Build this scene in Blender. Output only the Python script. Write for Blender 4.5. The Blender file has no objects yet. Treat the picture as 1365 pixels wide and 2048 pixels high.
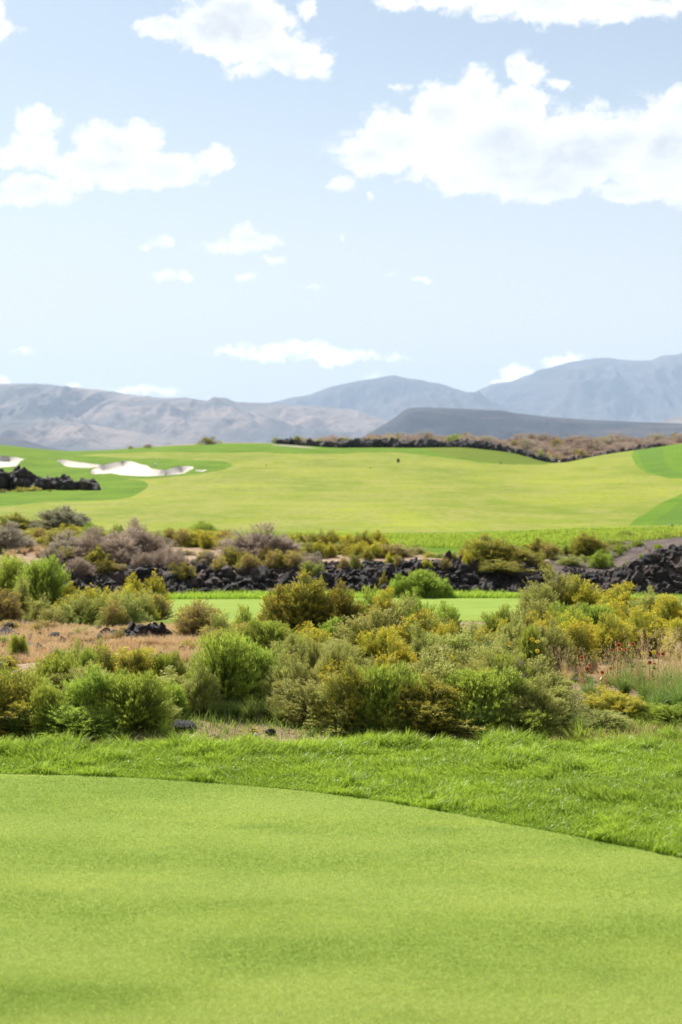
import bpy, math, random
import numpy as np
from mathutils import Vector, noise as mnoise

rng = np.random.default_rng(7)
random.seed(7)
S = bpy.context.scene
COL = S.collection

# ------------------------------------------------------------------ camera
F = 2844.0            # focal length in photo pixels
HV, CU = 900.0, 682.5 # horizon row, centre column of the photo
EYE = 1.6
cd = bpy.data.cameras.new('camera'); cam = bpy.data.objects.new('camera', cd); COL.objects.link(cam)
cam.location = (0, 0, EYE); cam.rotation_euler = (math.radians(90), 0, 0)
cd.sensor_fit = 'VERTICAL'; cd.sensor_height = 36; cd.sensor_width = 24
cd.lens = F / 2048 * 36
cd.shift_y = -(1024 - HV) / 2048
cd.clip_start = 0.1; cd.clip_end = 90000
cd.dof.use_dof = True; cd.dof.focus_distance = 9.5; cd.dof.aperture_fstop = 3.2
S.camera = cam

# ------------------------------------------------------------------ light
SUN_EL, SUN_AZ = 43.0, -28.0     # azimuth clockwise from +Y
EXPO = 1.1
SKY_STRENGTH = 0.062
CLOUD_VAL = 0.54
HORIZON = (.455, .428, .395)
ld = bpy.data.lights.new('sun', 'SUN'); ld.energy = 5.0; ld.angle = math.radians(0.53); ld.color = (1.0, 0.955, 0.88)
sun = bpy.data.objects.new('sun', ld); COL.objects.link(sun)
a, e = math.radians(SUN_AZ), math.radians(SUN_EL)
sd = Vector((math.sin(a) * math.cos(e), math.cos(a) * math.cos(e), math.sin(e)))
sun.rotation_euler = sd.to_track_quat('Z', 'Y').to_euler(); sun.location = (0, 0, 50)
S.view_settings.view_transform = 'Standard'; S.view_settings.look = 'None'
S.view_settings.gamma = 1; S.view_settings.use_curve_mapping = False
S.view_settings.exposure = EXPO
cy = S.cycles
cy.max_bounces = 6; cy.diffuse_bounces = 3; cy.glossy_bounces = 2; cy.transmission_bounces = 4
cy.volume_bounces = 1; cy.transparent_max_bounces = 8; cy.use_denoising = True
cy.sample_clamp_indirect = 8

class NT:
    """small node-tree writer"""
    def __init__(s, nt): s.nt = nt; s.n = nt.nodes; s.l = nt.links
    def node(s, t, **kw):
        n = s.n.new(t)
        for k, v in kw.items(): setattr(n, k, v)
        return n
    def put(s, sock, v):
        if hasattr(v, 'is_linked') or isinstance(v, bpy.types.NodeSocket): s.l.new(v, sock)
        elif v is not None: sock.default_value = v
    def math(s, op, a, b=None, c=None, clamp=False):
        n = s.node('ShaderNodeMath', operation=op, use_clamp=clamp)
        for i, v in enumerate((a, b, c)):
            if v is not None: s.put(n.inputs[i], v)
        return n.outputs[0]
    def ramp(s, v, lo, hi, a=0.0, b=1.0, smooth=True):
        n = s.node('ShaderNodeMapRange'); n.interpolation_type = 'SMOOTHSTEP' if smooth else 'LINEAR'
        s.put(n.inputs[0], v); n.inputs[1].default_value = lo; n.inputs[2].default_value = hi
        n.inputs[3].default_value = a; n.inputs[4].default_value = b
        return n.outputs[0]
    def mix(s, f, a, b, mode='MIX'):
        n = s.node('ShaderNodeMix', data_type='RGBA', blend_type=mode)
        s.put(n.inputs[0], f)
        for i, v in ((6, a), (7, b)):
            if isinstance(v, tuple): v = tuple(v) + ((1,) if len(v) == 3 else ())
            s.put(n.inputs[i], v)
        return n.outputs[2]
    def noise(s, vec, scale, detail=4, rough=.55, out=0, dims='3D'):
        n = s.node('ShaderNodeTexNoise', noise_dimensions=dims)
        if vec is not None: s.l.new(vec, n.inputs['Vector'])
        n.inputs['Scale'].default_value = scale; n.inputs['Detail'].default_value = detail
        n.inputs['Roughness'].default_value = rough
        return n.outputs[out]
    def scaled(s, vec, sc):
        n = s.node('ShaderNodeMapping'); s.l.new(vec, n.inputs[0]); n.inputs['Scale'].default_value = sc
        return n.outputs[0]
    def attr(s, name, out='Fac'):
        n = s.node('ShaderNodeAttribute', attribute_name=name); return n.outputs[out]

# ---- sky with clouds (world directions; p = (x/y, z/y) north of the camera, a cloud field all round)
w = bpy.data.worlds.new('World'); S.world = w; w.use_nodes = True
T = NT(w.node_tree); T.n.clear()
sky = T.node('ShaderNodeTexSky', sky_type='NISHITA', sun_disc=False)
sky.sun_elevation = e; sky.sun_rotation = a; sky.altitude = 900; sky.air_density = 1.0
sky.dust_density = 0.8; sky.ozone_density = 1.0
geo = T.node('ShaderNodeTexCoord').outputs['Generated']
sep = T.node('ShaderNodeSeparateXYZ'); T.l.new(geo, sep.inputs[0])
dx, dy, dz = sep.outputs
ysafe = T.math('MAXIMUM', dy, 0.05)
px = T.math('DIVIDE', dx, ysafe); pz = T.math('DIVIDE', dz, ysafe)
def U(u): return (u - CU) / F
def V(v): return (HV - v) / F
# cloud puffs in photo pixels: (u, v, ru, rv)
PUFFS = [
 (350,55,80,38),(420,50,110,65),(500,65,100,70),(560,105,90,48),(620,130,50,28),(470,20,90,40),(512,140,60,22),
 (615,15,35,25),(0,55,45,28),(0,20,20,30),
 (70,245,58,40),(60,300,62,45),(10,330,30,14),(230,290,100,60),(300,270,55,38),(200,330,150,42),(330,340,90,45),(425,320,42,26),(280,365,90,22),
 (70,380,95,34),(10,395,70,22),(160,370,40,22),
 (900,0,130,22),(1080,5,200,50),(1060,30,120,26),(1250,10,170,34),(800,5,40,14),
 (800,280,110,70),(740,310,85,45),(880,230,75,75),(960,190,65,60),(1045,152,42,50),(1040,210,70,60),(1000,290,200,95),(1150,300,190,85),
 (1110,170,30,14),(1250,280,150,60),(1340,300,110,110),(1360,220,40,50),(920,365,60,40),(1080,375,160,30),(1250,385,110,24),(1050,350,260,48),(1330,370,70,28),
 (683,370,32,18),(800,170,28,10),
 (450,490,68,16),(505,475,45,30),(530,480,26,22),
 (330,552,30,14),(370,548,14,12),(335,488,24,11),(300,494,12,5),(548,522,25,9),(488,556,28,8),(622,574,18,6),
 (783,548,14,5),(845,558,18,5),(692,478,8,13),(745,388,6,8),
 (560,700,95,20),(530,710,75,20),(680,712,120,18),(760,716,60,10),(475,708,40,12),
 (1060,750,60,22),(1110,728,50,16),(1020,765,40,12),(745,752,35,12),(265,780,80,16),(45,704,30,10),(0,760,25,16),(150,775,20,8),
]
# crumple the outlines: displace the lookup by a fine noise
wpv = T.node('ShaderNodeCombineXYZ'); T.l.new(px, wpv.inputs[0]); T.l.new(pz, wpv.inputs[1])
wn = T.node('ShaderNodeSeparateColor'); T.l.new(T.noise(wpv.outputs[0], 42, 7, .68, out=1, dims='2D'), wn.inputs[0])
px = T.math('ADD', px, T.math('MULTIPLY', T.math('SUBTRACT', wn.outputs[0], .5), .022)); pz = T.math('ADD', pz, T.math('MULTIPLY', T.math('SUBTRACT', wn.outputs[1], .5), .016))
best = None
for (u, v, ru, rv) in PUFFS:
    qx = T.math('DIVIDE', T.math('SUBTRACT', px, U(u)), ru / F)
    qz = T.math('DIVIDE', T.math('SUBTRACT', pz, V(v)), rv / F)
    q = T.math('ADD', T.math('MULTIPLY', qx, qx), T.math('MULTIPLY', qz, qz))
    r = T.math('MULTIPLY', T.math('SUBTRACT', 1.0, T.math('SQRT', q)), (max(rv, 10) / 60) ** .5)
    best = r if best is None else T.math('SMOOTH_MAX', best, r, 0.12)
pv = T.node('ShaderNodeCombineXYZ'); T.l.new(px, pv.inputs[0]); T.l.new(T.math('MULTIPLY', pz, 1.25), pv.inputs[1])
n1 = T.noise(pv.outputs[0], 30, 10, .66, dims='2D')
n2 = T.noise(pv.outputs[0], 88, 8, .72, dims='2D')
n0 = T.noise(pv.outputs[0], 9, 3, .5, dims='2D')
nn = T.math('ADD', T.math('MULTIPLY', T.math('SUBTRACT', n1, .5), 1.55), T.math('MULTIPLY', T.math('SUBTRACT', n2, .5), .62))
field = T.math('ADD', best, nn)
front_cov = T.math('MULTIPLY', T.ramp(field, -0.06, 0.34), T.ramp(best, -.55, -.28))
# clouds all round (flat layer seen in perspective)
zz = T.math('ADD', T.math('MAXIMUM', dz, 0.0), 0.12)
pl = T.node('ShaderNodeCombineXYZ'); T.l.new(T.math('DIVIDE', dx, zz), pl.inputs[0]); T.l.new(T.math('DIVIDE', dy, zz), pl.inputs[1])
g1 = T.noise(pl.outputs[0], 1.1, 9, .58)
other_cov = T.ramp(g1, .56, .63)
inside = T.math('MULTIPLY', T.math('MULTIPLY', T.ramp(px, -.34, -.27), T.ramp(px, .27, .34, 1, 0)), T.math('MULTIPLY', T.ramp(dy, .1, .3), T.ramp(pz, .34, .44, 1, 0)))
cov = T.math('ADD', T.math('MULTIPLY', front_cov, inside), T.math('MULTIPLY', other_cov, T.math('SUBTRACT', 1.0, inside)))
depth = T.math('MULTIPLY', T.ramp(T.math('ADD', best, T.math('MULTIPLY', T.math('SUBTRACT', n0, .5), 1.1)), .25, 1.05), T.ramp(n1, .15, .7))
ccol = T.mix(depth, (CLOUD_VAL * 1.0, CLOUD_VAL * 1.0, CLOUD_VAL * 1.0), (CLOUD_VAL * .68, CLOUD_VAL * .71, CLOUD_VAL * .745))
skyc = T.mix(1.0, sky.outputs[0], (SKY_STRENGTH * 1.02, SKY_STRENGTH * 1.0, SKY_STRENGTH * .90), 'MULTIPLY')
lowb = T.ramp(dz, .02, .16, 1.9, 1.0)
lc = T.node('ShaderNodeCombineXYZ')
for i_ in range(3): T.l.new(lowb, lc.inputs[i_])
ccol = T.mix(1.0, ccol, lc.outputs[0], 'MULTIPLY')
hz = T.ramp(dz, -.02, .30, .92, .22)
skyc = T.mix(hz, skyc, (HORIZON[0], HORIZON[1], HORIZON[2]))
bgc = T.mix(cov, skyc, ccol)
bg = T.node('ShaderNodeBackground'); T.l.new(bgc, bg.inputs[0]); bg.inputs[1].default_value = 1.0
T.l.new(bg.outputs[0], T.node('ShaderNodeOutputWorld').inputs[0])
w.cycles.sampling_method = 'MANUAL'; w.cycles.sample_map_resolution = 512

# ------------------------------------------------------------------ helpers
def tag(o, label=None, cat=None, group=None, kind=None):
    if label: o['label'] = label
    if cat: o['category'] = cat
    if group: o['group'] = group
    if kind: o['kind'] = kind
    return o

def make_mesh(name, V_, polys, attrs=None, smooth=False, mats=(), mat_idx=None):
    """V_ (n,3); polys: list of (m,k) index arrays"""
    me = bpy.data.meshes.new(name)
    V_ = np.ascontiguousarray(V_, dtype=np.float32)
    me.vertices.add(len(V_)); me.vertices.foreach_set('co', V_.ravel())
    polys = [np.asarray(p) for p in polys if len(p)]
    loops = np.concatenate([p.ravel() for p in polys]).astype(np.int32)
    tot = np.concatenate([np.full(len(p), p.shape[1]) for p in polys]).astype(np.int32)
    st = np.concatenate([[0], np.cumsum(tot)[:-1]]).astype(np.int32)
    me.loops.add(len(loops)); me.loops.foreach_set('vertex_index', loops)
    me.polygons.add(len(tot)); me.polygons.foreach_set('loop_start', st)
    try: me.polygons.foreach_set('loop_total', tot)
    except Exception: pass
    for m in mats: me.materials.append(m)
    if mat_idx is not None: me.polygons.foreach_set('material_index', np.asarray(mat_idx, dtype=np.int32))
    me.polygons.foreach_set('use_smooth', np.full(len(tot), bool(smooth)))
    for k, arr in (attrs or {}).items():
        at = me.attributes.new(k, 'FLOAT', 'POINT'); at.data.foreach_set('value', np.asarray(arr, dtype=np.float32))
    me.update(calc_edges=True)
    return me

def link(name, data, parent=None, loc=None):
    o = bpy.data.objects.new(name, data); COL.objects.link(o)
    if parent is not None: o.parent = parent
    if loc is not None: o.location = loc
    return o

def empty(name, loc):
    o = bpy.data.objects.new(name, None); COL.objects.link(o); o.location = loc; o.empty_display_size = .1
    return o

def grid_noise(seed, n=256):
    return np.random.default_rng(seed).random((n, n))
_G = [grid_noise(100 + i) for i in range(8)]
def vnoise(x, y, s=0):
    g = _G[s % 8]; xi = np.floor(x).astype(int); yi = np.floor(y).astype(int)
    fx = x - xi; fy = y - yi; fx = fx * fx * (3 - 2 * fx); fy = fy * fy * (3 - 2 * fy)
    a = g[xi % 256, yi % 256]; b = g[(xi + 1) % 256, yi % 256]; c = g[xi % 256, (yi + 1) % 256]; d = g[(xi + 1) % 256, (yi + 1) % 256]
    return (a * (1 - fx) + b * fx) * (1 - fy) + (c * (1 - fx) + d * fx) * fy
def fbm(x, y, o=4, s=0, ridged=False):
    t = 0; amp = .5; tot = 0
    for i in range(o):
        n = vnoise(x * 2 ** i + 17.3 * i, y * 2 ** i - 9.1 * i, s + i)
        if ridged: n = 1 - abs(2 * n - 1)
        t = t + n * amp; tot += amp; amp *= .5
    return t / tot
def sstep(x, a, b):
    t = np.clip((x - a) / (b - a), 0, 1); return t * t * (3 - 2 * t)

# ------------------------------------------------------------------ materials
def mat(name):
    m = bpy.data.materials.new(name); m.use_nodes = True; t = NT(m.node_tree); t.n.clear()
    out = t.node('ShaderNodeOutputMaterial'); return m, t, out
def principled(t, col, rough=.8, spec=.2, bump=None, bstr=.3, bdist=.01):
    p = t.node('ShaderNodeBsdfPrincipled')
    if isinstance(col, tuple): p.inputs['Base Color'].default_value = tuple(col) + (1,)
    else: t.l.new(col, p.inputs['Base Color'])
    t.put(p.inputs['Roughness'], rough); t.put(p.inputs['Specular IOR Level'], spec)
    if bump is not None:
        b = t.node('ShaderNodeBump'); t.l.new(bump, b.inputs['Height']); b.inputs['Strength'].default_value = bstr; b.inputs['Distance'].default_value = bdist
        t.l.new(b.outputs[0], p.inputs['Normal'])
    return p
def pos(t): return t.node('ShaderNodeNewGeometry').outputs['Position']

def mat_putting():
    m, t, out = mat('putting_green_turf'); P = pos(t)
    c = t.mix(t.ramp(t.noise(P, 1.1, 5, .6), .35, .65), (.185, .255, .034), (.255, .315, .055))
    st = t.noise(t.scaled(P, (.5, 1.6, 1)), 1.6, 5, .65)
    c = t.mix(t.ramp(st, .42, .70, 0, .7), c, (.300, .345, .050))
    g1 = t.noise(P, 34, 4, .75); c = t.mix(t.ramp(g1, .35, .65, 0, .5), c, (.13, .21, .03))
    spots = t.noise(t.scaled(P, (.8, 2.0, 1)), 1.3, 3, .6)
    c = t.mix(t.ramp(spots, .60, .74, 0, .6), c, (.090, .175, .030))
    fine = t.noise(P, 110, 4, .8)
    fine2 = t.noise(P, 240, 3, .8)
    c = t.mix(t.ramp(fine, .4, .62, 0, .6), c, (.105, .185, .03))
    c = t.mix(t.ramp(fine2, .52, .68, 0, .5), c, (.44, .52, .20))
    b = t.math('ADD', fine, fine2)
    p = principled(t, c, .9, .03, b, .5, .006)
    t.l.new(p.outputs[0], out.inputs[0]); return m
def mat_fairway():
    m, t, out = mat('fairway_turf'); P = pos(t)
    big = t.noise(t.scaled(P, (1, .35, 1)), .075, 5, .62)
    c = t.mix(t.ramp(big, .36, .62), (.145, .190, .018), (.245, .270, .032))
    sk = t.noise(t.scaled(P, (.3, 1.0, 1)), .22, 5, .65)
    c = t.mix(t.ramp(sk, .46, .64, 0, .55), c, (.125, .165, .022))
    md = t.noise(t.scaled(P, (1, .5, 1)), .5, 5, .65)
    c = t.mix(t.ramp(md, .4, .62, 0, .75), c, (.240, .235, .060))
    sm = t.noise(t.scaled(P, (1, .45, 1)), 2.6, 4, .65)
    c = t.mix(t.ramp(sm, .46, .66, 0, .6), c, (.12, .165, .025))
    d = t.noise(P, .9, 6, .7)
    c = t.mix(t.ramp(d, .68, .76, 0, .5), c, (.12, .13, .06))
    p = principled(t, c, .9, .03, t.noise(P, 6, 4, .7), .3, .05)
    t.l.new(p.outputs[0], out.inputs[0]); return m
def mat_turf(name, a_, b_, c_, sc=1.0):
    m, t, out = mat(name); P = pos(t)
    c = t.mix(t.ramp(t.noise(P, .25 * sc, 5, .6), .35, .65), a_, b_)
    c = t.mix(t.ramp(t.noise(t.scaled(P, (1, .5, 1)), 3 * sc, 5, .7), .4, .7, 0, .6), c, c_)
    p = principled(t, c, .9, .03, t.noise(P, 18, 5, .75), .6, .06)
    t.l.new(p.outputs[0], out.inputs[0]); return m
def mat_soil():
    m, t, out = mat('desert_soil'); P = pos(t)
    c = t.mix(t.ramp(t.noise(P, 1.0, 6, .65), .35, .65), (.27, .175, .11), (.38, .275, .18))
    c = t.mix(t.ramp(t.noise(P, 9, 5, .7), .50, .66, 0, .7), c, (.16, .105, .075))
    c = t.mix(t.ramp(t.noise(P, 40, 3, .7), .6, .72, 0, .6), c, (.52, .42, .31))
    c = t.mix(t.ramp(t.noise(P, 75, 2, .7), .66, .76, 0, .8), c, (.05, .04, .035))
    p = principled(t, c, .95, .1, t.noise(P, 30, 6, .75), .9, .03)
    t.l.new(p.outputs[0], out.inputs[0]); return m
def mat_gravel():
    m, t, out = mat('lava_gravel'); P = pos(t)
    c = t.mix(t.ramp(t.noise(P, 2.0, 6, .7), .35, .7), (.060, .046, .042), (.150, .115, .10))
    vo = t.node('ShaderNodeTexVoronoi'); t.l.new(P, vo.inputs['Vector']); vo.inputs['Scale'].default_value = 14
    c = t.mix(t.ramp(t.noise(P, 22, 4, .7), .55, .72, 0, .7), c, (.26, .21, .18))
    p = principled(t, c, .95, .1, vo.outputs['Distance'], 1.0, .05)
    t.l.new(p.outputs[0], out.inputs[0]); return m
def mat_sand():
    m, t, out = mat('bunker_sand'); P = pos(t)
    c = t.mix(t.noise(P, .5, 5, .6), (.44, .395, .345), (.56, .515, .46))
    p = principled(t, c, .95, .1, t.noise(P, 4, 5, .7), .4, .05)
    t.l.new(p.outputs[0], out.inputs[0]); return m
def mat_rock(name, a_, b_, rust):
    m, t, out = mat(name)
    oc = t.node('ShaderNodeTexCoord').outputs['Object']
    oi = t.node('ShaderNodeObjectInfo').outputs['Random']
    off = t.node('ShaderNodeVectorMath', operation='ADD'); t.l.new(oc, off.inputs[0])
    cb = t.node('ShaderNodeCombineXYZ'); t.l.new(t.math('MULTIPLY', oi, 37), cb.inputs[0]); t.l.new(cb.outputs[0], off.inputs[1])
    P = off.outputs[0]
    c = t.mix(t.ramp(t.noise(P, 2.2, 6, .7), .3, .7), a_, b_)
    c = t.mix(t.ramp(t.noise(P, 1.3, 4, .6), .56, .70, 0, .75), c, rust)
    c = t.mix(t.ramp(oi, .8, 1.0, 0, .5), c, rust)
    vo = t.node('ShaderNodeTexVoronoi'); t.l.new(P, vo.inputs['Vector']); vo.inputs['Scale'].default_value = 9
    h = t.math('ADD', t.math('MULTIPLY', t.ramp(vo.outputs['Distance'], 0, .45), .6), t.noise(P, 6, 7, .75))
    p = principled(t, c, .8, .3, h, 1.0, .12)
    t.l.new(p.outputs[0], out.inputs[0]); return m
def mat_leaf(name, dark, light, tip, trans=.35, hue=.04, rough=.6):
    """tint attribute: 0 dark .. 1 light; 'tipness' attribute mixes the fresh tip colour in"""
    m, t, out = mat(name)
    c = t.mix(t.attr('tint'), dark, light)
    c = t.mix(t.attr('tipness'), c, tip)
    oi = t.node('ShaderNodeObjectInfo').outputs['Random']
    hs = t.node('ShaderNodeHueSaturation'); t.l.new(c, hs.inputs['Color'])
    t.l.new(t.ramp(oi, 0, 1, .5 - hue, .5 + hue * .6, False), hs.inputs['Hue'])
    t.l.new(t.ramp(oi, 0, 1, .88, 1.12, False), hs.inputs['Value'])
    c = hs.outputs[0]
    p = principled(t, c, rough, .3)
    tr = t.node('ShaderNodeBsdfTranslucent'); t.l.new(c, tr.inputs[0])
    mx = t.node('ShaderNodeMixShader'); mx.inputs[0].default_value = trans
    t.l.new(p.outputs[0], mx.inputs[1]); t.l.new(tr.outputs[0], mx.inputs[2]); t.l.new(mx.outputs[0], out.inputs[0])
    return m
def mat_plain(name, col, rough=.7, spec=.3, trans=0):
    m, t, out = mat(name)
    oi = t.node('ShaderNodeTexCoord').outputs['Object']
    c = t.mix(t.ramp(t.noise(oi, 25, 4, .6), .3, .7, 0, .5), col, tuple(x * .65 for x in col))
    p = principled(t, c, rough, spec); o_ = p.outputs[0]
    if trans:
        tr = t.node('ShaderNodeBsdfTranslucent'); t.l.new(c, tr.inputs[0])
        mx = t.node('ShaderNodeMixShader'); mx.inputs[0].default_value = trans
        t.l.new(o_, mx.inputs[1]); t.l.new(tr.outputs[0], mx.inputs[2]); o_ = mx.outputs[0]
    t.l.new(o_, out.inputs[0]); return m
def mat_mountain(name, a_, b_, c_, sc, dots=0.0):
    m, t, out = mat(name); P = pos(t)
    c = t.mix(t.ramp(t.noise(P, .9 * sc, 8, .65), .35, .65), a_, b_)
    lay = t.noise(t.scaled(P, (.15, .15, 5)), 2.5 * sc, 5, .6)
    c = t.mix(t.ramp(lay, .50, .68, 0, .55), c, c_)
    c = t.mix(t.ramp(t.noise(P, 9 * sc, 6, .7), .5, .65, 0, dots), c, tuple(x * .35 for x in a_))
    p = principled(t, c, .95, .05)
    t.l.new(p.outputs[0], out.inputs[0]); return m

M = dict(
    putting=mat_putting(), fairway=mat_fairway(),
    rough=mat_turf('rough_turf', (.065, .135, .008), (.110, .190, .012), (.15, .21, .018)),
    rough_near=mat_turf('rough_turf_near', (.09, .15, .015), (.13, .20, .022), (.08, .12, .02), 6),
    mound=mat_turf('mound_turf', (.09, .135, .012), (.14, .175, .018), (.08, .12, .012)),
    mown=mat_turf('mown_turf', (.085, .165, .014), (.12, .205, .018), (.11, .18, .02)),
    mown_dark=mat_turf('mown_turf_dark', (.072, .145, .016), (.100, .18, .020), (.10, .165, .025)),
    field=mat_turf('field_soil', (.085, .052, .038), (.19, .115, .075), (.05, .035, .03), .6), soil=mat_soil(), gravel=mat_gravel(), sand=mat_sand(),
    path=mat_plain('path_concrete', (.26, .23, .17), .9, .1),
    lava=mat_rock('lava_rock', (.015, .014, .014), (.060, .053, .052), (.13, .08, .065)),
    lava_rust=mat_rock('lava_rock_rusty', (.045, .036, .034), (.150, .120, .108), (.26, .15, .11)),
    stone=mat_rock('pale_stone', (.20, .14, .10), (.34, .25, .19), (.12, .085, .07)),
)

# ------------------------------------------------------------------ terrain
YK = np.array([8, 12, 16, 20, 24, 28, 29.2, 31, 35, 40, 46, 60, 80, 105, 130, 155, 180, 210, 240, 270, 300, 330, 360, 420, 900, 40000.])
UC = [0, 150, 300, 500, 700, 900, 1020, 1110, 1200, 1290, 1365]
near = [1469, 1308, 1250, 1222, 1206]
VT = {  #     28    29.2  31    35    40    46    60    80    105  130  155  180  210  240  270  300  330  360  420
 0:    near + [1186, 1135, 1112, 1086, 1068, 1052, 1028, 1003, 975, 951, 930, 909, 893, 890, 893, 898, 902, 904, 908],
 150:  near + [1186, 1135, 1114, 1088, 1070, 1054, 1030, 1004, 975, 952, 935, 919, 908, 903, 904, 906, 908, 909, 911],
 300:  near + [1190, 1140, 1116, 1090, 1072, 1058, 1030, 1002, 974, 951, 933, 914, 902, 895, 894, 898, 902, 905, 909],
 500:  near + [1190, 1142, 1120, 1090, 1072, 1060, 1030, 1000, 972, 947, 926, 908, 894, 886, 886, 890, 894, 898, 904],
 700:  near + [1188, 1142, 1121, 1093, 1074, 1062, 1030, 1000, 972, 950, 932, 917, 904, 895, 894, 889, 886, 885, 892],
 900:  near + [1188, 1132, 1118, 1096, 1075, 1061, 1030, 1000, 972, 951, 934, 919, 905, 895, 894, 886, 884, 883, 890],
 1020: near + [1188, 1138, 1124, 1098, 1074, 1058, 1030, 1000, 974, 954, 938, 925, 914, 906, 908, 896, 886, 881, 888],
 1110: near + [1190, 1150, 1130, 1090, 1066, 1056, 1030, 1000, 974, 955, 941, 932, 927, 926, 930, 905, 888, 881, 888],
 1200: near + [1192, 1165, 1135, 1085, 1064, 1054, 1028, 998, 972, 952, 937, 925, 915, 910, 914, 900, 886, 880, 888],
 1290: near + [1194, 1128, 1112, 1082, 1062, 1052, 1026, 996, 968, 946, 928, 913, 902, 897, 900, 897, 886, 880, 888],
 1365: near + [1196, 1102, 1090, 1074, 1058, 1050, 1024, 994, 964, 940, 920, 904, 892, 886, 886, 886, 882, 878, 886]}
def pchip(x, y, xi):
    h = np.diff(x); d = np.diff(y) / h; m = np.zeros(len(x)); m[0] = d[0]; m[-1] = d[-1]
    for i in range(1, len(x) - 1):
        if d[i - 1] * d[i] > 0:
            w1 = 2 * h[i] + h[i - 1]; w2 = h[i] + 2 * h[i - 1]; m[i] = (w1 + w2) / (w1 / d[i - 1] + w2 / d[i])
    k = np.clip(np.searchsorted(x, xi) - 1, 0, len(x) - 2); t = (xi - x[k]) / h[k]
    return ((2*t**3-3*t**2+1)*y[k] + (t**3-2*t**2+t)*h[k]*m[k] + (-2*t**3+3*t**2)*y[k+1] + (t**3-t**2)*h[k]*m[k+1])
LY = np.linspace(math.log(7.0), math.log(40000), 1600)
UU = np.linspace(-400, 1765, 434)
cols = []
for u in UC:
    z = [EYE - (v - HV) / F * y for v, y in zip(VT[u], YK)] + [-9.0, -25.0]
    z = np.array(z); z[0] = 0.0
    yy = np.concatenate([[7.0], YK]); zz_ = np.concatenate([[0.0], z])
    cols.append(pchip(yy, zz_, np.exp(LY)))
cols = np.array(cols)                       # (11, 1600)
ZT = np.zeros((len(UU), len(LY)))
for j in range(len(LY)):
    ZT[:, j] = pchip(np.array(UC, float), cols[:, j], np.clip(UU, 0, 1365))
def base_z(X, Y):
    X = np.asarray(X, float); Y = np.asarray(Y, float)
    Yc = np.clip(Y, 7.0, 39999)
    u = np.clip(CU + F * X / Yc, UU[0], UU[-1] - .01)
    fi = (u - UU[0]) / (UU[1] - UU[0]); fj = np.clip((np.log(Yc) - LY[0]) / (LY[1] - LY[0]), 0, len(LY) - 1.001)
    i = np.minimum(fi.astype(int), len(UU) - 2); j = fj.astype(int); a_ = fi - i; b_ = fj - j
    return ZT[i, j]*(1-a_)*(1-b_) + ZT[i+1, j]*a_*(1-b_) + ZT[i, j+1]*(1-a_)*b_ + ZT[i+1, j+1]*a_*b_
_YS = np.exp(np.linspace(math.log(1.5), math.log(252), 2500))
def uv_world(u, v):
    X = (u - CU) / F * _YS
    zz_ = base_z(X, _YS); vg = HV + (EYE - zz_) / _YS * F
    k = np.argmax(vg <= v)
    if vg[k] > v: k = int(np.argmin(vg))
    if k > 0 and vg[k] <= v:
        t = (vg[k-1] - v) / max(vg[k-1] - vg[k], 1e-9); y = _YS[k-1] + t * (_YS[k] - _YS[k-1])
    else: y = _YS[k]
    return (u - CU) / F * y, y
def catmull(pts, n=5):
    P = np.array(pts, float); N = len(P); out = []
    for i in range(N):
        p0, p1, p2, p3 = P[i-1], P[i], P[(i+1) % N], P[(i+2) % N]
        for t in np.linspace(0, 1, n, endpoint=False):
            out.append(.5*((2*p1)+(-p0+p2)*t+(2*p0-5*p1+4*p2-p3)*t*t+(-p0+3*p1-3*p2+p3)*t**3))
    return np.array(out)
def zone_poly(pts, smooth=4):
    q = catmull(pts, smooth) if smooth else np.array(pts, float)
    return np.array([uv_world(u, v) for u, v in q])
def sdf(poly, X, Y, pad=3.0):
    X = np.asarray(X, float); Y = np.asarray(Y, float)
    out = np.full(X.shape, 1e3)
    lo = poly.min(0) - pad; hi = poly.max(0) + pad
    k = np.nonzero((X > lo[0]) & (X < hi[0]) & (Y > lo[1]) & (Y < hi[1]))[0]
    if not len(k): return out
    x = X[k]; y = Y[k]; d2 = np.full(len(k), 1e12); ins = np.zeros(len(k), bool)
    for i in range(len(poly)):
        ax, ay = poly[i-1]; bx, by = poly[i]; ex, ey = bx-ax, by-ay; L = ex*ex+ey*ey
        if L < 1e-12: continue
        t = np.clip(((x-ax)*ex+(y-ay)*ey)/L, 0, 1); d2 = np.minimum(d2, (x-ax-t*ex)**2+(y-ay-t*ey)**2)
        if ay != by:
            c = ((ay > y) != (by > y)) & (x < (bx-ax)*(y-ay)/(by-ay)+ax); ins ^= c
    out[k] = np.where(ins, -1, 1) * np.sqrt(d2); return out

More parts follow.
